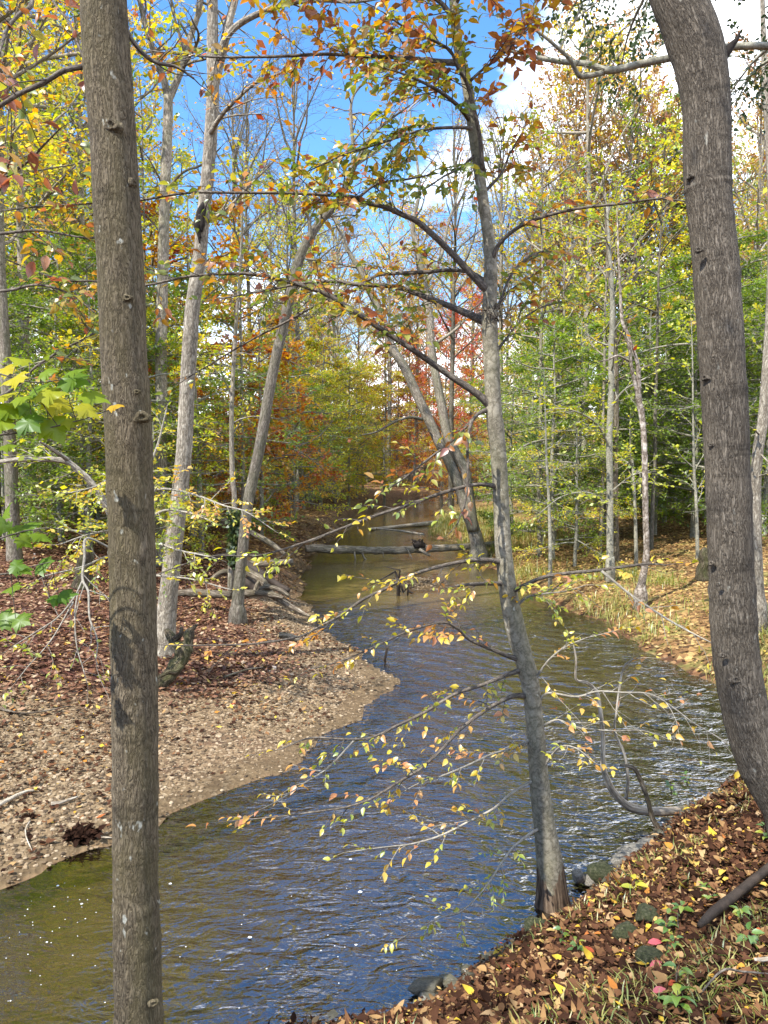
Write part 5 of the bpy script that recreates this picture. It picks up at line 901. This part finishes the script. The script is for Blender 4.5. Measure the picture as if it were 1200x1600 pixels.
KIND = {
 'tall_orange': (('greybark', 'orange'), dict(H=21, r0=.2, crown0=.42, nl=22, ll=3.6, elev=38, nsub=7, ntw=5, nleaf=3600, lsize=.16), 2),
 'tall_tan': (('pale', 'tan'), dict(H=21, r0=.2, crown0=.38, nl=24, ll=3.8, elev=45, nsub=8, ntw=5, nleaf=7500, lsize=.16), 2),
 'tall_yellow': (('greybark', 'yellow'), dict(H=20, r0=.18, crown0=.40, nl=22, ll=3.5, elev=38, nsub=7, ntw=5, nleaf=3800, lsize=.16), 2),
 'tall_green': (('greybark', 'green'), dict(H=19, r0=.2, crown0=.35, nl=24, ll=3.6, elev=30, nsub=7, ntw=5, nleaf=5500, lsize=.16), 2),
 'tall_bare': (('greybark', 'orange'), dict(H=21, r0=.17, crown0=.4, nl=24, ll=3.6, elev=55, nsub=9, ntw=7, nleaf=500, lsize=.13, tw=.008), 3),
 'red': (('greybark', 'red'), dict(H=15, r0=.15, crown0=.25, nl=22, ll=3.4, elev=35, nsub=7, ntw=5, nleaf=8000, lsize=.17), 2),
 'beech': (('smoothpale', 'green'), dict(H=9, r0=.10, crown0=.10, nl=26, ll=3.0, elev=12, nsub=8, ntw=5, nleaf=9500, lsize=.115, shape='layer', flat=.28, r_hi=.66), 3),
 'beech_gold': (('smoothpale', 'ygreen'), dict(H=8, r0=.09, crown0=.12, nl=24, ll=2.9, elev=12, nsub=8, ntw=5, nleaf=8000, lsize=.115, shape='layer', flat=.28), 3),
 'beech_yellow': (('smoothpale', 'yellow'), dict(H=9, r0=.09, crown0=.12, nl=24, ll=3.0, elev=14, nsub=8, ntw=5, nleaf=7500, lsize=.13, shape='layer', flat=.3), 2),
 'orange_small': (('smoothpale', 'orange'), dict(H=7, r0=.08, crown0=.1, nl=22, ll=2.4, elev=16, nsub=7, ntw=5, nleaf=6500, lsize=.13, shape='layer', flat=.3, r_lo=.3), 2),
 'pole': (('greybark', 'ygreen'), dict(H=13, r0=.075, crown0=.5, nl=12, ll=1.5, elev=35, nsub=5, ntw=4, nleaf=1100, lsize=.13), 3),
 'pine': (('dead', 'dgreen'), dict(H=22, r0=.22, crown0=.35, nl=34, ll=3.6, elev=5, nsub=8, ntw=6, nleaf=15000, lsize=.2, shape='cone', flat=.5), 1),
}
PROTO = {}
def proto(kind, v):
    if (kind, v) not in PROTO:
        (wm, lmn), kw, nv = KIND[kind]; w, lf = grow(sum(map(ord, kind)) % 97 * 10 + v, **kw)
        PROTO[kind, v] = (w.mesh('trunk', M[wm]), lf.mesh('crown', M[lmn]) if lf.n else None)
    return PROTO[kind, v]
NAME = dict(tall_orange='oak_tree', tall_tan='tan_oak_tree', tall_yellow='poplar_tree', tall_green='green_oak_tree', tall_bare='bare_tree', red='red_maple_tree', beech='green_beech', beech_gold='golden_beech', beech_yellow='yellow_beech', orange_small='orange_beech', pole='slim_tree', pine='pine_tree')
LOOK = dict(tall_orange='tall grey-trunked tree with thin orange leaves', tall_tan='tall tree with a dense tan and rust crown', tall_yellow='tall tree with thin yellow leaves', tall_green='tall tree with a green and yellow crown', tall_bare='tall leafless tree with fine twigs', red='rounded tree with coral red leaves', beech='low leafy green understory tree', beech_gold='low understory tree turning yellow green', beech_yellow='low understory tree in clear yellow leaf', orange_small='low understory tree in rusty orange leaf', pole='slim bare-stemmed young tree with a small high crown', pine='tall dark green evergreen')
def put(kind, px, Y, s=1.0, where='', label=None, v=None, sz=None):
    x = (px - 600) / F * Y; nv = KIND[kind][2]; v = rng.integers(nv) if v is None else v; wm_, cm_ = proto(kind, int(v) % nv)
    lab = label or f'{LOOK[kind]} {where}'
    r = empty(NAME[kind], (x, Y, hz(x, Y)), lab, 'tree', None if label else f'{NAME[kind].replace("_", " ")}s {where}', rng.uniform(0, 6.28), s)
    if sz: r.scale = (s, s, s * sz)
    a = bpy.data.objects.new('trunk', wm_); C.objects.link(a); a.parent = r
    if cm_: b = bpy.data.objects.new('crown', cm_); C.objects.link(b); b.parent = r
    return r
LB, RB, FB = 'in the woods of the left bank', 'in the woods of the right bank', 'far up the stream'
def band(kinds, n, pxa, pxb, ya, yb, where, smin=.85, smax=1.15, mind=1.2):
    pl = []; tries = 0
    while len(pl) < n and tries < n * 40:
        tries += 1; Y = rng.uniform(ya, yb); px = rng.uniform(pxa, pxb); x = (px - 600) / F * Y
        z, q = terrain([x], [Y])
        if q['ins'][0] or q['d'][0] < .8 or any((x - a) ** 2 + (Y - b) ** 2 < mind ** 2 for a, b in pl): continue
        pl.append((x, Y)); put(kinds[len(pl) % len(kinds)], px, Y, rng.uniform(smin, smax), where)
# understory
band(['beech', 'beech', 'beech_gold'], 16, -60, 330, 17, 30, LB, .6, 1.0)
band(['beech_gold', 'beech', 'orange_small', 'beech_yellow'], 14, 120, 470, 24, 46, LB, .75, 1.1)
band(['beech'], 22, 840, 1260, 21, 36, RB, .75, 1.15)
band(['beech', 'beech_gold', 'beech_yellow', 'beech_yellow'], 14, 800, 1200, 36, 56, RB, .9, 1.4)
band(['beech_gold', 'beech_gold', 'beech_yellow'], 18, 430, 600, 40, 60, FB, .8, 1.2)
band(['beech_yellow', 'orange_small', 'beech_gold'], 14, 420, 860, 80, 110, FB, 1.2, 1.8, 3)
# tall wood
band(['tall_yellow', 'tall_orange', 'tall_green'], 8, -60, 200, 19, 34, LB, .85, 1.1, 2.5)
band(['tall_bare', 'tall_orange', 'tall_yellow', 'tall_green'], 14, -60, 200, 34, 62, LB, .85, 1.1, 3)
band(['pole', 'pole'], 16, 0, 480, 18, 48, LB, .8, 1.2, 1.5)
band(['tall_tan', 'tall_yellow', 'tall_green'], 9, 900, 1240, 33, 48, RB, .85, 1.05, 3)
band(['tall_tan', 'tall_bare', 'tall_green', 'tall_yellow'], 14, 860, 1240, 46, 74, RB, .85, 1.1, 3)
band(['pole', 'pole'], 12, 830, 1220, 20, 40, RB, .7, 1.0, 1.5)
band(['tall_orange', 'tall_bare', 'tall_tan'], 9, 400, 640, 60, 84, FB, .7, .9, 3)
band(['tall_bare', 'tall_orange', 'tall_yellow', 'tall_green'], 16, 300, 900, 92, 125, FB, .75, 1.0, 4)
band(['tall_tan', 'tall_yellow', 'tall_orange', 'tall_yellow'], 13, 430, 800, 62, 92, FB, 1.0, 1.22, 3)
band(['tall_bare'], 4, 390, 560, 38, 62, LB, .95, 1.15, 2.5)
band(['tall_bare'], 5, 690, 880, 38, 66, RB, .9, 1.1, 2.5)
put('tall_yellow', 18, 16.5, .85, label='grey trunk close to the left edge with a thin yellow crown above'); put('tall_yellow', -75, 13.5, .85, label='unseen yellow crowned tree added outside the left edge to darken the water')  # second tree is unseen, added so its crown darkens the near reflection
band(['orange_small', 'beech_yellow', 'orange_small'], 9, 560, 800, 66, 84, FB, 1.0, 1.5, 2.5)
put('red', 690, 62, .95, label='coral red maple glowing upstream between the leaning trunks'); put('red', 735, 66, 1.1, label='tall red maple behind the beech in the middle')
put('red', 620, 74, .9, label='distant rusty red maple in the gap over the stream'); put('orange_small', 690, 58, .8, label='low rusty orange beech on the bend of the stream'); put('orange_small', 715, 52, .7, label='small orange beech right of the stream bend')
put('tall_tan', 935, 40, 1.02, label='tallest tan oak crown, left of the thick bending trunk', v=0); put('tall_tan', 1010, 43, 1.0, label='broad rust coloured oak crown beside the thick bending trunk', v=1)
put('tall_tan', 885, 38, 1.0, label='tan crown standing nearest the blue gap on the right', v=1); put('tall_tan', 975, 36.5, 1.0, label='tan and rust crown between the pale trunk and the thick bending trunk', v=0)
put('pine', 1045, 42, .98, label='dark green evergreen top just left of the thick bending trunk'); put('pine', 20, 46, .8, label='dark evergreen deep in the wood at the left edge')
put('tall_bare', 560, 70, .95, label='bare twiggy tree against the blue gap left of the middle', v=0); put('tall_bare', 640, 78, 1.0, label='bare twiggy tree right of the blue gap', v=1)
put('tall_bare', 790, 55, .95, label='bare twiggy tree right of the beech in the middle', v=2); put('tall_bare', 840, 50, .9, label='bare grey tree at the left side of the tan crowns', v=0)
put('tall_bare', 425, 50, .95, label='bare branching tree left of the blue gap', v=1); put('tall_bare', 370, 36, .9, label='bare twiggy tree right of the black-scarred trunk', v=2)
put('beech', 800, 27, .7, label='green beech leaning out beside the foot of the leaning pair'); put('beech', 845, 24, .75, label='bright green beech left of the thin pale sapling'); put('beech_gold', 900, 20, .55, label='small yellow green beech at the litter edge of the right bank')
put('beech_yellow', 545, 46, .95, label='clear yellow beech left of the leaning pair'); put('beech_yellow', 600, 52, 1.1, label='tall yellow beech in the gap over the stream')
put('orange_small', 300, 24, 1.5, label='tall orange beech glowing behind the black-scarred trunk')
# unseen tree added behind the camera to dapple the near trunks and bank
for px_, x, y, kd, s in ((0, -5.0, -5.5, 'tall_orange', .8),):
    r = put(kd, 600, 5, s, label={-7.5: 'unseen yellow leaved tree added left of the camera for its shade', -5.0: 'unseen orange leaved tree added behind the camera for its shade', -12: 'unseen yellow leaved tree added far left for its shade'}[x]); r.location = (x, y, hz(x, y))
